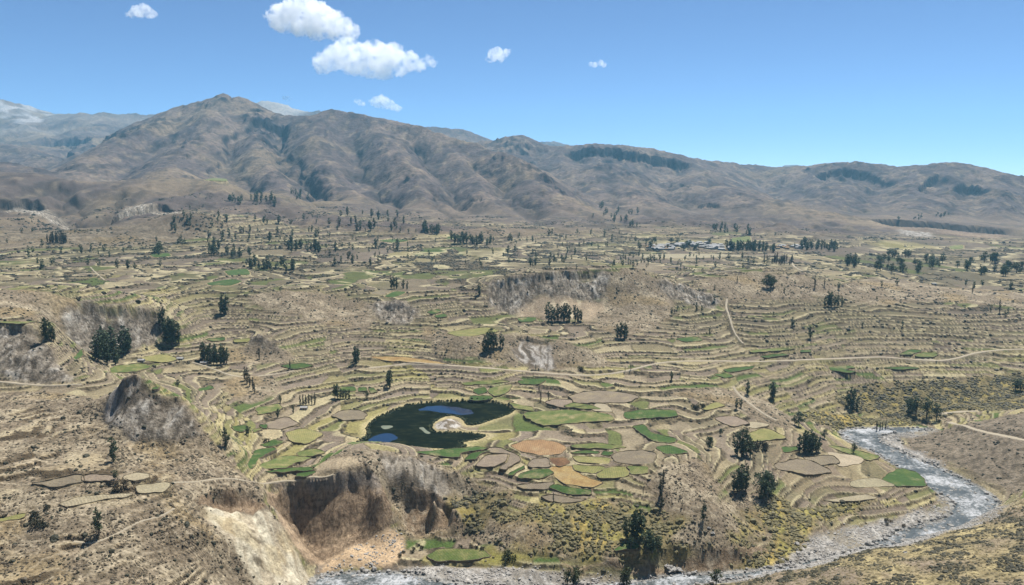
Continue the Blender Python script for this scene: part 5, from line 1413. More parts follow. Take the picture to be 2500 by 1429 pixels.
# group label, kind, category name, list of (px, base py, height px) or (px0, px1, py0, py1, n, hpx)
TREES = [
    ('tall lone eucalyptus on the near scrub hillside casting a short shadow', 'eucalyptus', [(243, 1312, 66)]),
    ('slender lone tree beside the ploughed terraces of the near hillside', 'eucalyptus', [(277, 1130, 60)]),
    ('small green tree among the near hillside terraces', 'broad', [(282, 1172, 24)]),
    ('tall lone tree at the hill foot beside a green plot', 'eucalyptus', [(553, 1096, 52)]),
    ('small round tree among the green plots', 'broad', [(606, 1064, 26), (434, 945, 18)]),
    ('eucalyptus in the big grove under the grey scarp', 'eucalyptus', [(232, 878, 52), (240, 884, 60), (250, 880, 66), (246, 868, 58), (262, 892, 70), (258, 876, 64), (270, 872, 72), (255, 862, 60), (288, 886, 48), (296, 872, 62), (303, 866, 66), (312, 862, 58), (275, 855, 50), (318, 858, 34), (282, 892, 40)]),
    ('eucalyptus in the clump on the edge of the pale cliff', 'eucalyptus', [(110, 832, 46), (118, 834, 52), (126, 832, 42), (131, 834, 34)]),
    ('eucalyptus in the tall dense clump beside the grey crags', 'eucalyptus', [(405, 838, 48), (412, 842, 58), (420, 844, 62), (428, 842, 56), (436, 838, 50), (398, 800, 46), (390, 795, 36), (424, 832, 50), (416, 830, 54)]),
    ('small round tree beside the tall dense clump', 'broad', [(382, 846, 16)]),
    ('eucalyptus in the dark square grove beside the rocky knoll', 'eucalyptus', [(494, 880, 44), (500, 884, 48), (508, 886, 42), (515, 888, 38), (522, 890, 42), (530, 890, 40), (538, 890, 42), (546, 890, 44), (553, 888, 40), (512, 878, 40), (526, 880, 40), (540, 880, 40)]),
    ('tall tree in the notch above the straw terraces', 'eucalyptus', [(546, 770, 52), (552, 766, 44), (540, 768, 38)]),
    ('tall dark tree beside the rust field', 'eucalyptus', [(870, 888, 44), (866, 882, 32), (875, 884, 36)]),
    ('dark slim tree above the lake terraces', 'eucalyptus', [(951, 948, 50), (948, 940, 36)]),
    ('eucalyptus in the small grove beside the green plots by the lake', 'eucalyptus', [(818, 972, 36), (824, 974, 38), (832, 974, 26), (838, 974, 24), (845, 974, 24), (852, 974, 24)]),
    ('lone round tree behind the lake', 'broad', [(896, 976, 24)]),
    ('poplar in the short row by the white hut', 'slender', [(733, 990, 26), (740, 990, 28), (747, 990, 26), (754, 989, 28), (761, 989, 24), (769, 988, 30)]),
    ('small dark tree beside the straw field walls', 'eucalyptus', [(685, 985, 20), (716, 1010, 22), (678, 1020, 24)]),
    ('thin tree in the dark gully between the walled paths', 'slender', [(598, 930, 34), (604, 938, 40), (610, 945, 30), (618, 955, 34), (622, 962, 26)]),
    ('lone poplar beside the blue-green terrace', 'slender', [(708, 900, 22), (633, 878, 28)]),
    ('slender cypress of the three beyond the lake', 'slender', [(1316, 960, 22), (1320, 980, 30), (1339, 978, 24)]),
    ('eucalyptus in the tall row under the scree amphitheatre', 'eucalyptus', [(1340, 785, 50), (1346, 784, 42), (1354, 786, 36), (1362, 784, 44), (1370, 784, 40), (1376, 786, 46), (1384, 784, 46), (1390, 784, 40), (1404, 786, 42), (1412, 788, 38), (1418, 786, 30)]),
    ('eucalyptus on the scrub slope below the tilted terraces', 'eucalyptus', [(1186, 862, 44), (1192, 856, 50), (1198, 850, 52), (1204, 852, 42), (1212, 850, 34), (1222, 846, 34), (1228, 850, 30), (1180, 862, 30)]),
    ('eucalyptus in the clump below the scrub spur', 'eucalyptus', [(1508, 826, 36), (1516, 826, 42), (1524, 828, 38), (1530, 824, 32)]),
    ('lone cypress on the ploughed field above the yellow slope', 'slender', [(1351, 1230, 28)]),
    ('tall eucalyptus on the bank above the earth cliff', 'eucalyptus', [(1556, 1318, 82), (1545, 1310, 66), (1566, 1312, 74), (1528, 1318, 62)]),
    ('broad bushy tree on the bank above the earth cliff', 'broad', [(1576, 1350, 54), (1592, 1354, 52), (1606, 1350, 44), (1585, 1340, 50), (1540, 1352, 34)]),
    ('dark lone tree on the slope of the bare scrub hill', 'eucalyptus', [(1716, 1274, 46)]),
    ('bare thin tree in the row on the bare scrub hill', 'slender', [(1612, 1214, 50), (1619, 1190, 44), (1615, 1240, 40), (1665, 1240, 20), (1570, 1210, 16)]),
    ('big eucalyptus below the peninsula fields', 'eucalyptus', [(1800, 1206, 62), (1810, 1204, 74), (1820, 1200, 66), (1792, 1200, 48)]),
    ('big rounded tree below the peninsula fields', 'broad', [(1858, 1210, 66), (1872, 1208, 60), (1866, 1222, 56), (1882, 1204, 44)]),
    ('large dark tree above the peninsula fields', 'eucalyptus', [(1800, 1112, 62), (1810, 1116, 72), (1822, 1112, 64), (1832, 1118, 50), (1815, 1118, 46)]),
    ('tree in the dense conical group beside the bright green plot', 'eucalyptus', [(1952, 1106, 46), (1962, 1108, 54), (1972, 1108, 56), (1982, 1108, 52), (1992, 1106, 46), (1998, 1104, 38), (1966, 1100, 50), (1978, 1100, 50)]),
    ('small tree on the peninsula meadow by the river', 'broad', [(2084, 1108, 28), (2012, 1072, 24)]),
    ('round olive tree among the straw fields', 'broad', [(1731, 1098, 34), (1760, 1064, 18), (1735, 1090, 24)]),
    ('dark tree beside the stony path above the river meadow', 'eucalyptus', [(1826, 964, 36), (1884, 976, 46), (1888, 974, 40), (1798, 1000, 28), (1808, 996, 22)]),
    ('broad tree at the end of the scrub ridge above the river', 'broad', [(1950, 1042, 38), (1940, 1038, 26)]),
    ('tall tree on the yellow shrub slope across the river', 'eucalyptus', [(2076, 1000, 52), (2084, 996, 46), (2070, 992, 36), (2092, 1002, 32)]),
    ('dark tree beside the track above the far river bank', 'broad', [(2218, 1012, 40), (2236, 1016, 46), (2262, 1020, 48), (2286, 1028, 42), (2226, 1006, 30)]),
    ('small tree on the gravel bar of the river bend', 'slender', [(2140, 1056, 26), (2148, 1054, 22), (2154, 1050, 18), (2162, 1048, 20)]),
    ('big bush tree at the edge of the grey slope', 'broad', [(2478, 955, 28), (2490, 955, 26)]),
    ('olive-brown tree standing in the low river gravel', 'olive', [(1400, 1432, 56), (1385, 1428, 36), (1412, 1420, 40), (1530, 1430, 54), (1522, 1428, 40), (1748, 1428, 44)]),
    ('dark tree at the foot of the brown hill', 'broad', [(1872, 704, 34), (1880, 706, 32), (1888, 702, 28)]),
    ('eucalyptus in the clump on the terraces under the brown hill', 'eucalyptus', [(2014, 750, 26), (2022, 748, 34), (2030, 750, 36), (2038, 750, 30), (2046, 750, 28), (2056, 748, 24), (2028, 742, 26)]),
    ('thin lone tree on the flank of the brown hill', 'slender', [(1989, 704, 28), (1800, 690, 16), (2013, 700, 18), (2374, 716, 20), (2440, 764, 28)]),
    ('small tree among the terraces below the brown hill', 'eucalyptus', [(1934, 800, 26), (1978, 828, 30), (1640, 770, 20), (1732, 818, 18), (1700, 760, 22), (1640, 930, 24), (1362, 0, 0)]),
    ('small slender tree beside the dirt road', 'slender', [(1116, 888, 10), (1128, 890, 10), (1308, 905, 14), (1540, 905, 18), (1526, 908, 14)]),
    ('eucalyptus in the clump beside the shelf fields', 'eucalyptus', [(955, 706, 30), (962, 706, 34), (968, 706, 28), (984, 706, 24), (994, 708, 22), (1170, 720, 30)]),
]
TREES = [(l, k, [t for t in ts if t[2] > 0]) for l, k, ts in TREES]
# belts of trees further back: label, kind, n, outline box (px0, py0, px1, py1), height px
BELTS = [
    ('distant eucalyptus in the dense grove in front of the village', 'eucalyptus', 46, (1770, 604, 1890, 618), 24),
    ('distant eucalyptus in the grove east of the village', 'eucalyptus', 26, (1940, 600, 2050, 616), 24),
    ('distant tree among the village houses', 'broad', 20, (1560, 590, 1790, 612), 16),
    ('distant tree in the belt behind the village', 'eucalyptus', 16, (1740, 552, 1830, 578), 18),
    ('distant eucalyptus in the belt at the mountain foot', 'eucalyptus', 26, (1090, 582, 1200, 604), 26),
    ('distant eucalyptus in the paired clump at the mountain foot', 'eucalyptus', 14, (1028, 562, 1078, 576), 26),
    ('distant eucalyptus in the wood below the mountain bench', 'eucalyptus', 16, (612, 478, 672, 506), 22),
    ('distant eucalyptus in the small square wood on the mountain slope', 'eucalyptus', 12, (555, 486, 590, 500), 20),
    ('distant tree in the line down the mountain ravine', 'eucalyptus', 10, (700, 470, 760, 494), 16),
    ('distant tree on the high terraces under the ravine', 'eucalyptus', 26, (800, 520, 990, 566), 22),
    ('distant tree in the short dense row under the foothill gorge', 'slender', 22, (104, 588, 162, 598), 24),
    ('distant tree in the gully line across the terraces', 'eucalyptus', 26, (600, 640, 720, 668), 24),
    ('distant tree on the middle terraces', 'eucalyptus', 22, (500, 600, 620, 640), 24),
    ('distant tree in the clumps above the middle terraces', 'eucalyptus', 22, (700, 590, 790, 632), 26),
    ('distant tree beside the green plot on the upper terraces', 'broad', 5, (376, 612, 396, 622), 26),
    ('scattered distant tree on the upper terraces', 'eucalyptus', 18, (20, 610, 500, 660), 22),
    ('scattered distant tree on the upper slope terraces', 'eucalyptus', 24, (420, 540, 720, 592), 22),
    ('distant tree above the scree amphitheatre', 'eucalyptus', 26, (1490, 632, 1680, 652), 16),
    ('distant tree in the wood on the slope below the village plateau', 'slender', 30, (1860, 632, 1935, 652), 20),
    ('distant tree on the terraces below the village plateau', 'eucalyptus', 26, (1500, 626, 1850, 656), 16),
    ('distant tree in the dark gully beside the village terraces', 'eucalyptus', 12, (2066, 640, 2110, 660), 26),
    ('distant tree on the slopes across the side valley', 'broad', 34, (2140, 625, 2310, 672), 22),
    ('distant tree at the far end of the side valley', 'broad', 22, (2330, 640, 2500, 676), 24),
    ('distant tree on the fields at the mountain foot', 'eucalyptus', 30, (1180, 570, 1560, 602), 16),
    ('distant tree above the village on the mountain foot', 'eucalyptus', 22, (1440, 500, 1560, 560), 18),
    ('distant tree along the edge of the mesa cliff', 'broad', 14, (2180, 524, 2330, 538), 9),
    ('distant tree on the central terraces', 'eucalyptus', 22, (1190, 612, 1420, 650), 20),
    ('distant tree on the terraces between the clumps and the belt', 'eucalyptus', 14, (800, 600, 1000, 650), 24),
    ('small far tree below the mountain ravines', 'eucalyptus', 34, (430, 530, 780, 600), 17),
    ('small far tree on the terraces under the mountain foot', 'eucalyptus', 36, (760, 560, 1120, 645), 17),
    ('small far tree under the foothill gorge', 'eucalyptus', 12, (0, 560, 400, 640), 18),
    ('small far tree on the terraces before the village', 'eucalyptus', 34, (1100, 600, 1720, 662), 15),
    ('small far tree on the terraces beyond the dirt road', 'eucalyptus', 22, (1600, 690, 2480, 800), 18),
]
rng = np.random.default_rng(99)
want = []
for lab, kind, ts in TREES:
    for px, py, hp_ in ts:
        want.append((lab, kind, px, py, hp_, True))
for lab, kind, n_, (a0, b0, a1, b1), hp_ in BELTS:
    for _ in range(n_):
        u = rng.random(); v = rng.random()
        want.append((lab, kind, a0 + (a1 - a0) * u, b0 + (b1 - b0) * (v * .6 + .4 * u if (a1 - a0) < 150 else v), hp_ * rng.uniform(.5, 1.05), False))
W3 = LAND.hit([w_[2] for w_ in want], [w_[3] for w_ in want])
print('trees wanted', len(want))
RANK = ['tallest', 'second tallest', 'third tallest', 'fourth tallest', 'fifth tallest', 'sixth tallest', 'seventh tallest', 'eighth tallest']
def height_m(i): return want[i][4] * math.hypot(W3[i][1], W3[i][0])
ranked = {}
for lab, kind, ts in TREES:
    mem = [i for i, w_ in enumerate(want) if w_[0] == lab]
    if 2 <= len(mem) <= 8:
        for r_, i in enumerate(sorted(mem, key=lambda i: -height_m(i))):
            ranked[i] = lab + ', ' + (RANK[r_] if r_ < len(mem) - 1 else 'shortest')
NAME = {'eucalyptus': 'eucalyptus_tree', 'broad': 'leafy_tree', 'slender': 'poplar_tree', 'olive': 'riverside_tree'}
order = sorted(range(len(want)), key=lambda i: -want[i][4])
stuffV, stuffF, voff = [], [], 0
count = {}
for rank, i in enumerate(order):
    lab, kind, px, py, hp_, fine = want[i]
    p = W3[i]
    hgt = hp_ * math.hypot(p[1], p[0]) / F_PX * 1.02
    hgt = min(hgt, 34.0)
    kk = 'broad' if kind == 'olive' else kind
    protos = PROTO[kk]; pi = rng.integers(len(protos))
    tm, cm, wm, raw = protos[pi]
    s = hgt / 10.0; sw = s * rng.uniform(.9, 1.2) * (1.0 if fine else 1.25)
    rz_ = rng.uniform(0, 6.28)
    if count.get(kk, 0) < 290:
        count[kk] = count.get(kk, 0) + 1
        if fine:
            root = link(bpy.data.objects.new(NAME[kind], None))
            root.empty_display_size = 1
            t_ = link(bpy.data.objects.new('trunk', tm), root)
            c_ = link(bpy.data.objects.new('crown', OLIVE[pi] if kind == 'olive' else cm), root)
        else:
            root = link(bpy.data.objects.new(NAME[kind], wm))
        root.location = (p[0], p[1], p[2] - .1)
        root.scale = (sw, sw, s); root.rotation_euler = (0, 0, rz_)
        tag(root, ranked.get(i, lab), 'tree', lab.split(' in ')[-1].split(' of ')[-1][:60] if False else ('trees: ' + lab))
    else:
        V_, F_ = raw                                    # far off: a third of the sprays, each larger
        V_ = V_.reshape(-1, 4, 3)[::4]; mid_ = V_.mean(1, keepdims=True); V_ = (mid_ + (V_ - mid_) * 1.8).reshape(-1, 3); F_ = F_[:len(V_) // 4]
        ca, sa = math.cos(rz_), math.sin(rz_)
        q = V_ * np.array([sw, sw, s])
        q = np.stack([q[:, 0] * ca - q[:, 1] * sa + p[0], q[:, 0] * sa + q[:, 1] * ca + p[1], q[:, 2] + p[2]], 1)
        stuffV.append(q); stuffF.append(F_ + voff); voff += len(q)
if stuffV:
    me = np_mesh('far_trees', np.concatenate(stuffV), np.concatenate(stuffF), 4, smooth=False); me.materials.append(MATS['eucalyptus_leaf'])
    tag(link(bpy.data.objects.new('far_woods', me)), 'dark far-off trees scattered over the distant terraces', kind='stuff')
print('tree counts', count, 'rest', len(stuffV))
tick('trees')

# ------------------------------------------------------------------ scrub, tufts and stones too many to count
def blob(rng, seg=6, rows=3):
    V_, F_ = [], []
    V_.append((0, 0, 1.0))
    for r in range(1, rows + 1):
        a = r / rows * 1.75
        for k in range(seg):
            an = 2 * math.pi * (k + .5 * r) / seg; j = rng.uniform(.7, 1.25)
            V_.append((math.sin(a) * math.cos(an) * j, math.sin(a) * math.sin(an) * j, math.cos(a) * rng.uniform(.7, 1.15)))
    T = []
    for k in range(seg): T.append((0, 1 + k, 1 + (k + 1) % seg))
    for r in range(rows - 1):
        for k in range(seg):
            a, b = 1 + r * seg + k, 1 + r * seg + (k + 1) % seg
            c, d = a + seg, b + seg
            T.append((a, c, b)); T.append((b, c, d))
    return np.array(V_), np.array(T)
BLOBS = [blob(np.random.default_rng(300 + i), 5, 2) for i in range(5)]
ROCKS = [blob(np.random.default_rng(330 + i), 5, 2) for i in range(5)]
def scatter(name, mat, label, pts, sizes, protos, flat=.8, sink=.15):
    VV, FF, off = [], [], 0
    rng_ = np.random.default_rng(len(pts))
    pid = rng_.integers(len(protos), size=len(pts)); ang = rng_.uniform(0, 6.28, len(pts)); asp = rng_.uniform(.75, 1.3, len(pts))
    zz = LAND.at(pts[:, 0], pts[:, 1])
    for k, (V_, T) in enumerate(protos):
        s_ = np.nonzero(pid == k)[0]
        if not len(s_): continue
        ca, sa = np.cos(ang[s_])[:, None], np.sin(ang[s_])[:, None]
        sz = sizes[s_][:, None]; ap = asp[s_][:, None]
        X = V_[:, 0] * sz * ap; Y = V_[:, 1] * sz
        co = np.stack([X * ca - Y * sa + pts[s_, 0][:, None], X * sa + Y * ca + pts[s_, 1][:, None], (V_[:, 2] * flat - sink) * sz + zz[s_][:, None]], 2)
        VV.append(co.reshape(-1, 3))
        FF.append((T[None] + (np.arange(len(s_)) * len(V_))[:, None, None] + off).reshape(-1, 3)); off += len(s_) * len(V_)
    me = np_mesh(name, np.concatenate(VV), np.concatenate(FF), 3, smooth=False); me.materials.append(MATS[mat])
    return tag(link(bpy.data.objects.new(name, me)), label, kind='stuff')
def pick(weight, n_, seed):
    """points of the land with chance in proportion to weight and ground area"""
    r_ = np.random.default_rng(seed)
    cell = (np.gradient(RR)[:, None] * np.gradient(TH)[None, :] * RR[:, None]).ravel()
    wgt = weight * cell * (np.abs(T2.ravel()) < R(37))
    cdf = np.cumsum(wgt); cdf /= cdf[-1]
    i = np.searchsorted(cdf, r_.random(n_))
    i = np.clip(i, 0, N - 1)
    jr = r_.uniform(-.5, .5, (n_, 2))
    return np.stack([x[i] + jr[:, 0] * cell[i] ** .5 * 1.5, y[i] + jr[:, 1] * cell[i] ** .5 * 1.5], 1), i
clump = sstep(-.25, .35, fbm(x, y, 12, 3, 180))
nofield = (1 - fmask) * (1 - tmask) * (1 - wet)
nearw = np.clip(520 / np.maximum(rad, 280), 0, 1.6) ** 1.5 * (rad > 280)
pts, i_ = pick(AM['scrub'] * (.25 + clump) * nearw * (rad < 620) * nofield * (1 - trail * .9) * (1 - .75 * oldt * (th < .6)), 22000, 1)
scatter('scrub', 'scrub_leaf', 'low brown scrub bushes over the near hillsides', pts, np.random.default_rng(1).gamma(4, .085, len(pts)) + .14, BLOBS)
pts, i_ = pick((AM['scrub'] + AM['rock'] * .4 + AM['greyscrub']) * clump * (rad < 1100) * nofield, 4500, 2)
scatter('dark_scrub', 'dark_scrub_leaf', 'dark scrub bushes dotted over hills and slopes', pts, np.random.default_rng(2).gamma(5, .13, len(pts)) + .2, BLOBS)
pts, i_ = pick(riser * terr * clump * (rad < 1500) * nofield, 12000, 3)
scatter('hedge_shrubs', 'dark_scrub_leaf', 'dark shrubs growing along the terrace walls', pts, (np.random.default_rng(3).gamma(5, .13, len(pts)) + .25) * np.clip(rad[i_] / 650, .8, 2), BLOBS)
pts, i_ = pick((nofield * (1 - mw)) * (.1 + riser + AM['scrub'] * .5) * sstep(.1, .5, fbm(x, y, 90, 3, 185) + .3 * fbm(x, y, 14, 2, 186)) * (rad > 560) * (rad < 2300), 6500, 14)
scatter('far_shrubs', 'dark_scrub_leaf', 'dark shrubs in hedges and gullies of the far terraces', pts, (np.random.default_rng(14).gamma(4, .22, len(pts)) + .5) * np.clip(rad[i_] / 1000, .8, 1.7), BLOBS)
pts, i_ = pick((AM['yellow'] + AM['brush'] * .5 + AM['meadow'] * .1) * (.3 + clump) * nofield, 6000, 4)
scatter('yellow_shrubs', 'yellow_leaf', 'yellow-green shrubs on the river slopes', pts, np.random.default_rng(4).gamma(5, .17, len(pts)) + .2, BLOBS)
pts, i_ = pick((AM['brush'] + AM['yellow'] * .12) * clump * nofield, 2600, 5)
scatter('dark_brush', 'dark_scrub_leaf', 'dark green brush in the gullies above the river', pts, np.random.default_rng(5).gamma(5, .19, len(pts)) + .2, BLOBS)
pts, i_ = pick(AM['drygrass'] * nearw * (.3 + clump) * (rad > 285), 5200, 6)
scatter('dry_tufts', 'straw_tuft', 'straw grass tufts on the near river bank', pts, np.random.default_rng(6).gamma(5, .08, len(pts)) + .12, BLOBS)
pts, i_ = pick(AM['drygrass'] * nearw * clump ** 2 * (rad > 285), 2600, 7)
scatter('bank_scrub', 'dark_scrub_leaf', 'brown bushes on the near river bank', pts, np.random.default_rng(7).gamma(5, .13, len(pts)) + .15, BLOBS)
pts, i_ = pick((AM['gravel'] + AM['talus'] * .4) * (1 - wet) * (.3 + clump), 8500, 8)
scatter('river_stones', 'stone', 'grey river stones on the gravel bars', pts, np.random.default_rng(8).gamma(2.2, .16, len(pts)) + .1, ROCKS, .7, .1)
pts, i_ = pick(wet * (y < 480) + wet * (x > 150), 1500, 9)
scatter('rapids_stones', 'stone', 'stones breaking the surface of the rapids', pts, np.random.default_rng(9).gamma(3, .16, len(pts)) + .5, ROCKS, .9, -.3)
lk = signed(LAKE_P, *[v_.ravel() for v_ in np.meshgrid(np.arange(LAKE_P[:, 0].min() - 4, LAKE_P[:, 0].max() + 4, .8), np.arange(LAKE_P[:, 1].min() - 4, LAKE_P[:, 1].max() + 4, .8))])
gx_, gy_ = [v_.ravel() for v_ in np.meshgrid(np.arange(LAKE_P[:, 0].min() - 4, LAKE_P[:, 0].max() + 4, .8), np.arange(LAKE_P[:, 1].min() - 4, LAKE_P[:, 1].max() + 4, .8))]
ok = (lk > -.8) & (lk < 2.6 + 3 * fbm(gx_, gy_, 16, 2, 190)) & (np.random.default_rng(3).random(len(lk)) < .55)
pts = np.stack([gx_[ok], gy_[ok]], 1)
scatter('reeds', 'olive_leaf', 'dark olive reeds along the rim of the weedy lake', pts, np.random.default_rng(31).gamma(4, .10, len(pts)) + .2, BLOBS, 1.2, -.6)
tick('scrub')

# boulders one can count
BOULD = [(2160, 1338, 9), (2060, 1338, 12), (2075, 1345, 10), (2205, 1110, 8), (2270, 1124, 7), (1945, 1330, 12), (1912, 1368, 9), (1930, 1372, 7), (1640, 1392, 22), (1655, 1396, 16), (1628, 1388, 14), (2405, 1262, 9), (2410, 1225, 8), (2330, 1202, 6), (2200, 1107, 7),
         (2210, 1350, 9), (1860, 1394, 8), (1840, 1398, 9), (1895, 1384, 8), (1020, 1395, 10), (1035, 1402, 9), (812, 1413, 9), (796, 1410, 7), (1052, 1412, 7), (1730, 1290, 8), (1740, 1305, 9), (1962, 1332, 7), (2380, 1210, 6), (1990, 1345, 8), (1975, 1350, 7), (2005, 1338, 7)]
bp_ = LAND.hit([b_[0] for b_ in BOULD], [b_[1] for b_ in BOULD])
RB = []
for i in range(4):
    V_, T = blob(np.random.default_rng(360 + i), 9, 5)
    V_ = V_ * (1 + .18 * np.random.default_rng(i).normal(size=(len(V_), 1)))
    me = np_mesh('boulder', V_, T, 3, smooth=False); me.materials.append(MATS['stone']); RB.append(me)
for i, (b_, p) in enumerate(zip(BOULD, bp_)):
    o = link(bpy.data.objects.new('boulder', RB[i % 4]))
    s = b_[2] * p[1] / F_PX * .5
    o.location = (p[0], p[1], max(p[2], float(river_z(p[0:1], p[1:2])[0]) if wet.size and p[2] < 9 else p[2]) + s * .1)
    o.scale = (s * 1.25, s, s * .8); o.rotation_euler = (0, 0, i * 1.7)
    big_ = b_[2] >= 14
    tag(o, 'large pale boulder at the foot of the earth bank beside the river' if big_ else 'grey boulder on the river gravel', 'boulder', 'large boulders under the earth bank' if big_ else 'boulders along the river')

# bushes one can count
BUSH = [(1244, 1362, 24, 'olive_leaf', 'dark round bush at the corner of the river meadow'), (88, 1262, 18, 'dark_scrub_leaf', 'dark green bush beside the near terraces'), (84, 1285, 22, 'dark_scrub_leaf', 'dark green bush beside the near terraces'),
        (105, 1290, 18, 'dark_scrub_leaf', 'dark green bush beside the near terraces'), (118, 1245, 14, 'dark_scrub_leaf', 'dark green bush beside the near terraces'), (295, 1195, 26, 'scrub_leaf', 'bare grey bush between the near terrace fields'),
        (2164, 1274, 10, 'scrub_leaf', 'round brown bush on the river sand bar'), (2176, 1276, 7, 'scrub_leaf', 'round brown bush on the river sand bar'), (2166, 1284, 8, 'scrub_leaf', 'round brown bush on the river sand bar'), (2206, 1288, 8, 'scrub_leaf', 'round brown bush on the river sand bar'),
        (1845, 1098, 22, 'dark_scrub_leaf', 'wide dark shrub beside the large trees above the peninsula'), (1860, 1096, 22, 'dark_scrub_leaf', 'wide dark shrub beside the large trees above the peninsula'), (1150, 1342, 9, 'dark_scrub_leaf', 'hedge bush behind the river meadow'), (1165, 1340, 9, 'dark_scrub_leaf', 'hedge bush behind the river meadow'), (1124, 1340, 8, 'dark_scrub_leaf', 'hedge bush behind the river meadow'), (1178, 1344, 10, 'dark_scrub_leaf', 'hedge bush behind the river meadow'),
        (1012, 1345, 8, 'dark_scrub_leaf', 'small bush on the talus by the river'), (1020, 1335, 9, 'dark_scrub_leaf', 'small bush on the talus by the river'), (1030, 1340, 8, 'dark_scrub_leaf', 'small bush on the talus by the river'), (978, 1358, 9, 'dark_scrub_leaf', 'small bush on the talus by the river'), (1005, 1352, 8, 'dark_scrub_leaf', 'small bush on the talus by the river'), (985, 1352, 8, 'dark_scrub_leaf', 'small bush on the talus by the river'),
        (1700, 1000, 16, 'dark_scrub_leaf', 'grey shrub beside the stepped plain'), (1712, 996, 14, 'dark_scrub_leaf', 'grey shrub beside the stepped plain'), (650, 1080, 12, 'scrub_leaf', 'grey bush under the wall above the oval field'), (1420, 905, 12, 'dark_scrub_leaf', 'dark bush below the white scar')]
bw = LAND.hit([b_[0] for b_ in BUSH], [b_[1] for b_ in BUSH])
bm_cache = {}
for i, (b_, p) in enumerate(zip(BUSH, bw)):
    key = (b_[3], i % 3)
    if key not in bm_cache:
        r_ = np.random.default_rng(400 + i)
        cs = [(r_.uniform(-.6, .6), r_.uniform(-.6, .6), r_.uniform(.15, .75)) for _ in range(9)]
        V_, F_ = leaf_faces(r_, cs, [r_.uniform(.3, .5) for _ in cs], 190, .11)
        me = np_mesh('foliage', V_, F_, 4, smooth=False); me.materials.append(MATS[b_[3]]); bm_cache[key] = me
    o = link(bpy.data.objects.new('bush', bm_cache[key]))
    s = b_[2] * p[1] / F_PX * .85
    o.location = (p[0], p[1], p[2]); o.scale = (s, s, s); o.rotation_euler = (0, 0, i * 2.1)
    tag(o, b_[4], 'bush', 'bushes: ' + b_[4])

# ------------------------------------------------------------------ houses
def house_mesh(roof, w, d, h):
    bm = bmesh.new()
    def box(x0, x1, y0, y1, z0, z1, mi):
        vs_ = [bm.verts.new(v) for v in ((x0, y0, z0), (x1, y0, z0), (x1, y1, z0), (x0, y1, z0), (x0, y0, z1), (x1, y0, z1), (x1, y1, z1), (x0, y1, z1))]
        for f in ((0, 1, 5, 4), (1, 2, 6, 5), (2, 3, 7, 6), (3, 0, 4, 7), (4, 5, 6, 7)):
            bm.faces.new([vs_[k] for k in f]).material_index = mi
    box(-w / 2, w / 2, -d / 2, d / 2, -1, h, 0)
    e = .35; rh = d * .24
    a = [bm.verts.new(v) for v in ((-w / 2 - e, -d / 2 - e, h - .05), (w / 2 + e, -d / 2 - e, h - .05), (w / 2 + e, 0, h + rh), (-w / 2 - e, 0, h + rh), (-w / 2 - e, d / 2 + e, h - .05), (w / 2 + e, d / 2 + e, h - .05))]
    for f in ((0, 1, 2, 3), (3, 2, 5, 4), (0, 3, 4), (1, 5, 2), (0, 4, 5, 1)):
        bm.faces.new([a[k] for k in f]).material_index = 1
    box(-.5, .5, -d / 2 - .05, -d / 2 + .1, 0, 2.0, 3)
    for sx in (-1, 1): box(sx * w * .3 - .5, sx * w * .3 + .5, -d / 2 - .04, -d / 2 + .1, 1.0, 2.0, 2)
    me = bpy.data.meshes.new('house'); bm.to_mesh(me); bm.free()
    for m_ in ('adobe', roof, 'window_dark', 'dark_door'): me.materials.append(MATS[m_])
    return me
HM = [house_mesh('roof_metal', 9, 6, 3.2), house_mesh('roof_metal', 12, 7, 3.4), house_mesh('roof_thatch', 8, 6, 3), house_mesh('roof_metal', 7, 7, 5)]
r_ = np.random.default_rng(77)
hw = []
for _ in range(95):
    u = r_.random()
    hw.append((1585 + 200 * u + r_.normal() * 3, 600 + 5 * math.sin(u * 9) + r_.uniform(-4, 8)))
for _ in range(22):
    hw.append((1895 + 62 * r_.random(), 605 + r_.uniform(-3, 4)))
P3 = LAND.hit([h_[0] for h_ in hw], [h_[1] for h_ in hw])
for i, p in enumerate(P3):
    o = link(bpy.data.objects.new('house', HM[int(r_.choice([0, 0, 1, 1, 2, 3]))]))
    o.location = p; o.rotation_euler = (0, 0, r_.choice([0, 1.57, .1, -.12, 3.14]) + r_.normal() * .06)
    lb = 'small pale house in the distant village below the mountains' if i < 95 else 'small pale house in the hamlet between the village groves'
    tag(o, lb, 'house', 'village houses' if i < 95 else 'hamlet houses')
for px, py, lb in [(345, 884, 'small white hut before the big grove under the grey scarp'), (742, 1000, 'small white hut beside the short poplar row'), (440, 880, 'small pale hut on the walled path near the dark square grove'), (498, 890, 'small pale hut below the dark square grove'), (2280, 696, 'small white hut on the slope across the side valley')]:
    p = LAND.hit([px], [py])[0]
    o = link(bpy.data.objects.new('hut', HM[0])); o.location = p; o.scale = (.6, .6, .6)
    tag(o, lb, 'hut')
tick('houses')

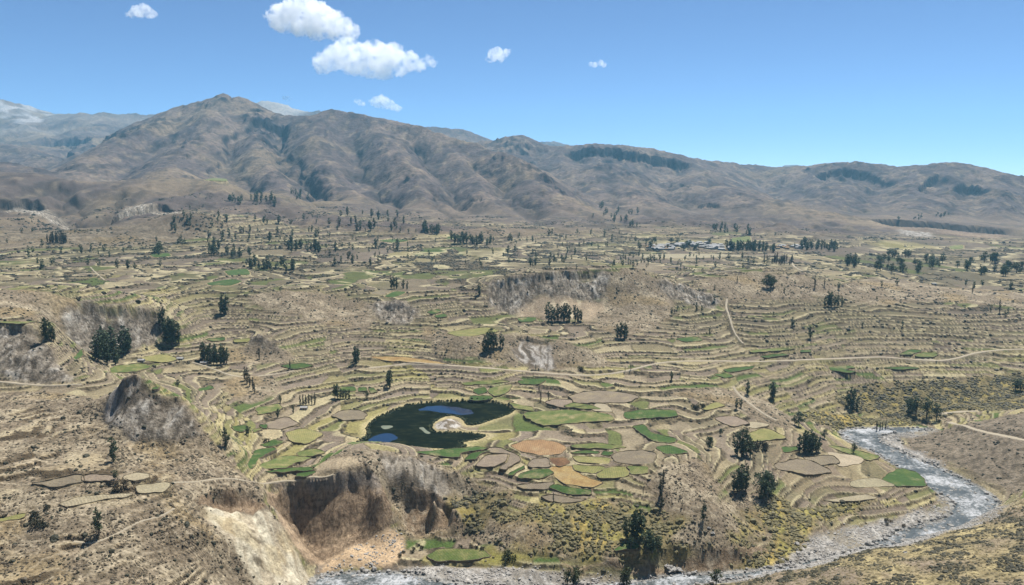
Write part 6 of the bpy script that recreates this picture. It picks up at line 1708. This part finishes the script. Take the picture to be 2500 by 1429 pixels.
# ------------------------------------------------------------------ clouds
m = bpy.data.materials.new('cloud_vapour'); m.use_nodes = True; nt = m.node_tree; nt.nodes.clear()
o_ = nt.nodes.new('ShaderNodeOutputMaterial'); pv = nt.nodes.new('ShaderNodeVolumePrincipled')
pv.inputs['Color'].default_value = (1, 1, 1, 1); pv.inputs['Density'].default_value = .0045; pv.inputs['Anisotropy'].default_value = .4
cn = noise_n(nt, texco(nt), .007, 6, .68)
cd = node(nt, 'ShaderNodeMapRange'); nt.links.new(cn, cd.inputs['Value'])
cd.inputs['From Min'].default_value = .42; cd.inputs['From Max'].default_value = .60; cd.inputs['To Min'].default_value = 0; cd.inputs['To Max'].default_value = .011
nt.links.new(cd.outputs['Result'], pv.inputs['Density'])
nt.links.new(pv.outputs[0], o_.inputs['Volume'])
CLOUDS = [
    ('large white cloud with a sloping base above the widest cloud', 15000, [(690, 45, 34), (720, 32, 36), (745, 22, 34), (735, 50, 38), (775, 45, 38), (805, 58, 34), (770, 68, 30), (835, 68, 26), (858, 76, 20), (815, 80, 16), (672, 50, 18), (700, 62, 16), (720, 8, 14), (790, 80, 14)]),
    ('broad flat-bottomed white cloud, the widest of all', 11000, [(790, 155, 26), (820, 140, 32), (850, 128, 34), (880, 145, 38), (910, 130, 32), (935, 145, 38), (960, 130, 26), (975, 155, 30), (1000, 150, 24), (1020, 160, 16), (940, 170, 24), (905, 168, 24), (855, 160, 24), (1045, 148, 14), (1058, 155, 10), (925, 182, 12), (950, 184, 10)]),
    ('small ragged white cloud near the top of the sky', 14000, [(335, 28, 15), (352, 22, 13), (365, 32, 13), (378, 36, 8), (322, 36, 9), (345, 38, 9), (308, 37, 5)]),
    ('small white puff above the middle of the ridge', 14000, [(1205, 135, 15), (1215, 126, 12), (1225, 138, 13), (1237, 128, 9), (1195, 145, 9), (1222, 148, 7), (1243, 124, 5)]),
    ('tiny white cloudlet over the long flat-topped ridge', 14000, [(1442, 157, 6), (1452, 159, 7), (1466, 154, 8), (1474, 158, 7)]),
    ('small white cloud over the rounded mountain shoulder', 14500, [(915, 248, 12), (930, 244, 13), (942, 252, 15), (955, 258, 12), (968, 265, 10), (922, 256, 9), (978, 266, 5)]),
    ('tiny cloud beside the small cloud over the shoulder', 14500, [(868, 247, 6), (878, 250, 8), (887, 254, 6)]),
    ('tiny flat cloud above the pale dome', 14500, [(693, 240, 5), (702, 240, 6), (711, 241, 5)]),
]
tex = bpy.data.textures.new('cloud_billow', 'CLOUDS'); tex.noise_scale = 60; tex.noise_depth = 4
tex2 = bpy.data.textures.new('cloud_fray', 'CLOUDS'); tex2.noise_scale = 22; tex2.noise_depth = 5
for lb, Yc, balls in CLOUDS:
    cx = np.mean([b_[0] for b_ in balls]); cyy = np.mean([b_[1] for b_ in balls])
    sx, sz = ray(cx, cyy); c0 = np.array([float(sx) * Yc, Yc, CAM_Z + float(sz) * Yc])
    bm = bmesh.new()
    r_ = np.random.default_rng(int(cx))
    for px, py, rp in balls:
        sx, sz = ray(px, py); Yb = Yc + r_.uniform(-1, 1) * rp * 4
        p = np.array([float(sx) * Yb, Yb, CAM_Z + float(sz) * Yb]) - c0
        rad_ = rp * Yc / F_PX
        bmesh.ops.create_icosphere(bm, subdivisions=3, radius=rad_, matrix=Matrix.Translation(p))
        for _ in range(7):
            d = r_.normal(size=3); d /= np.linalg.norm(d); d[2] = abs(d[2]) * .9 - .15
            bmesh.ops.create_icosphere(bm, subdivisions=2, radius=rad_ * r_.uniform(.25, .5), matrix=Matrix.Translation(p + d * rad_ * .85))
    me = bpy.data.meshes.new('cloud'); bm.to_mesh(me); bm.free(); me.materials.append(m)
    o = link(bpy.data.objects.new('cloud', me)); o.location = c0
    mod = o.modifiers.new('skin', 'REMESH'); mod.mode = 'VOXEL'
    w_ = max(b_[0] for b_ in balls) - min(b_[0] for b_ in balls) + 20
    mod.voxel_size = max(5.0, w_ * Yc / F_PX / 170)
    dm = o.modifiers.new('billow', 'DISPLACE'); dm.texture = tex; dm.texture_coords = 'GLOBAL'; dm.strength = max(r for _, _, r in balls) * Yc / F_PX * .45; dm.mid_level = .5
    d2 = o.modifiers.new('fray', 'DISPLACE'); d2.texture = tex2; d2.texture_coords = 'GLOBAL'; d2.strength = dm.strength * .55; d2.mid_level = .5
    tag(o, lb, 'cloud', 'white clouds')

# ------------------------------------------------------------------ haze: one box of air round the whole valley
m = bpy.data.materials.new('valley_air'); m.use_nodes = True; nt = m.node_tree; nt.nodes.clear()
o_ = nt.nodes.new('ShaderNodeOutputMaterial'); pv = nt.nodes.new('ShaderNodeVolumePrincipled')
pv.inputs['Color'].default_value = (.32, .72, 1.0, 1); pv.inputs['Density'].default_value = HAZE; pv.inputs['Anisotropy'].default_value = .2
nt.links.new(pv.outputs[0], o_.inputs['Volume'])
bm = bmesh.new()
bmesh.ops.create_cube(bm, size=1)
me = bpy.data.meshes.new('haze'); bm.to_mesh(me); bm.free(); me.materials.append(m)
o = link(bpy.data.objects.new('haze', me))
zlo, zhi = float(z.min()) - 1.0, max(float(z.max()), CAM_Z) + 20
xm = float(np.abs(x).max()) + 20
o.location = (0, 4900, (zlo + zhi) / 2); o.scale = (2 * xm, 10100, zhi - zlo)
tag(o, 'thin bluish air filling the valley', kind='stuff')

print('triangles', sum(len(m_.loops) - 2 * len(m_.polygons) for m_ in bpy.data.meshes))
tick('all')
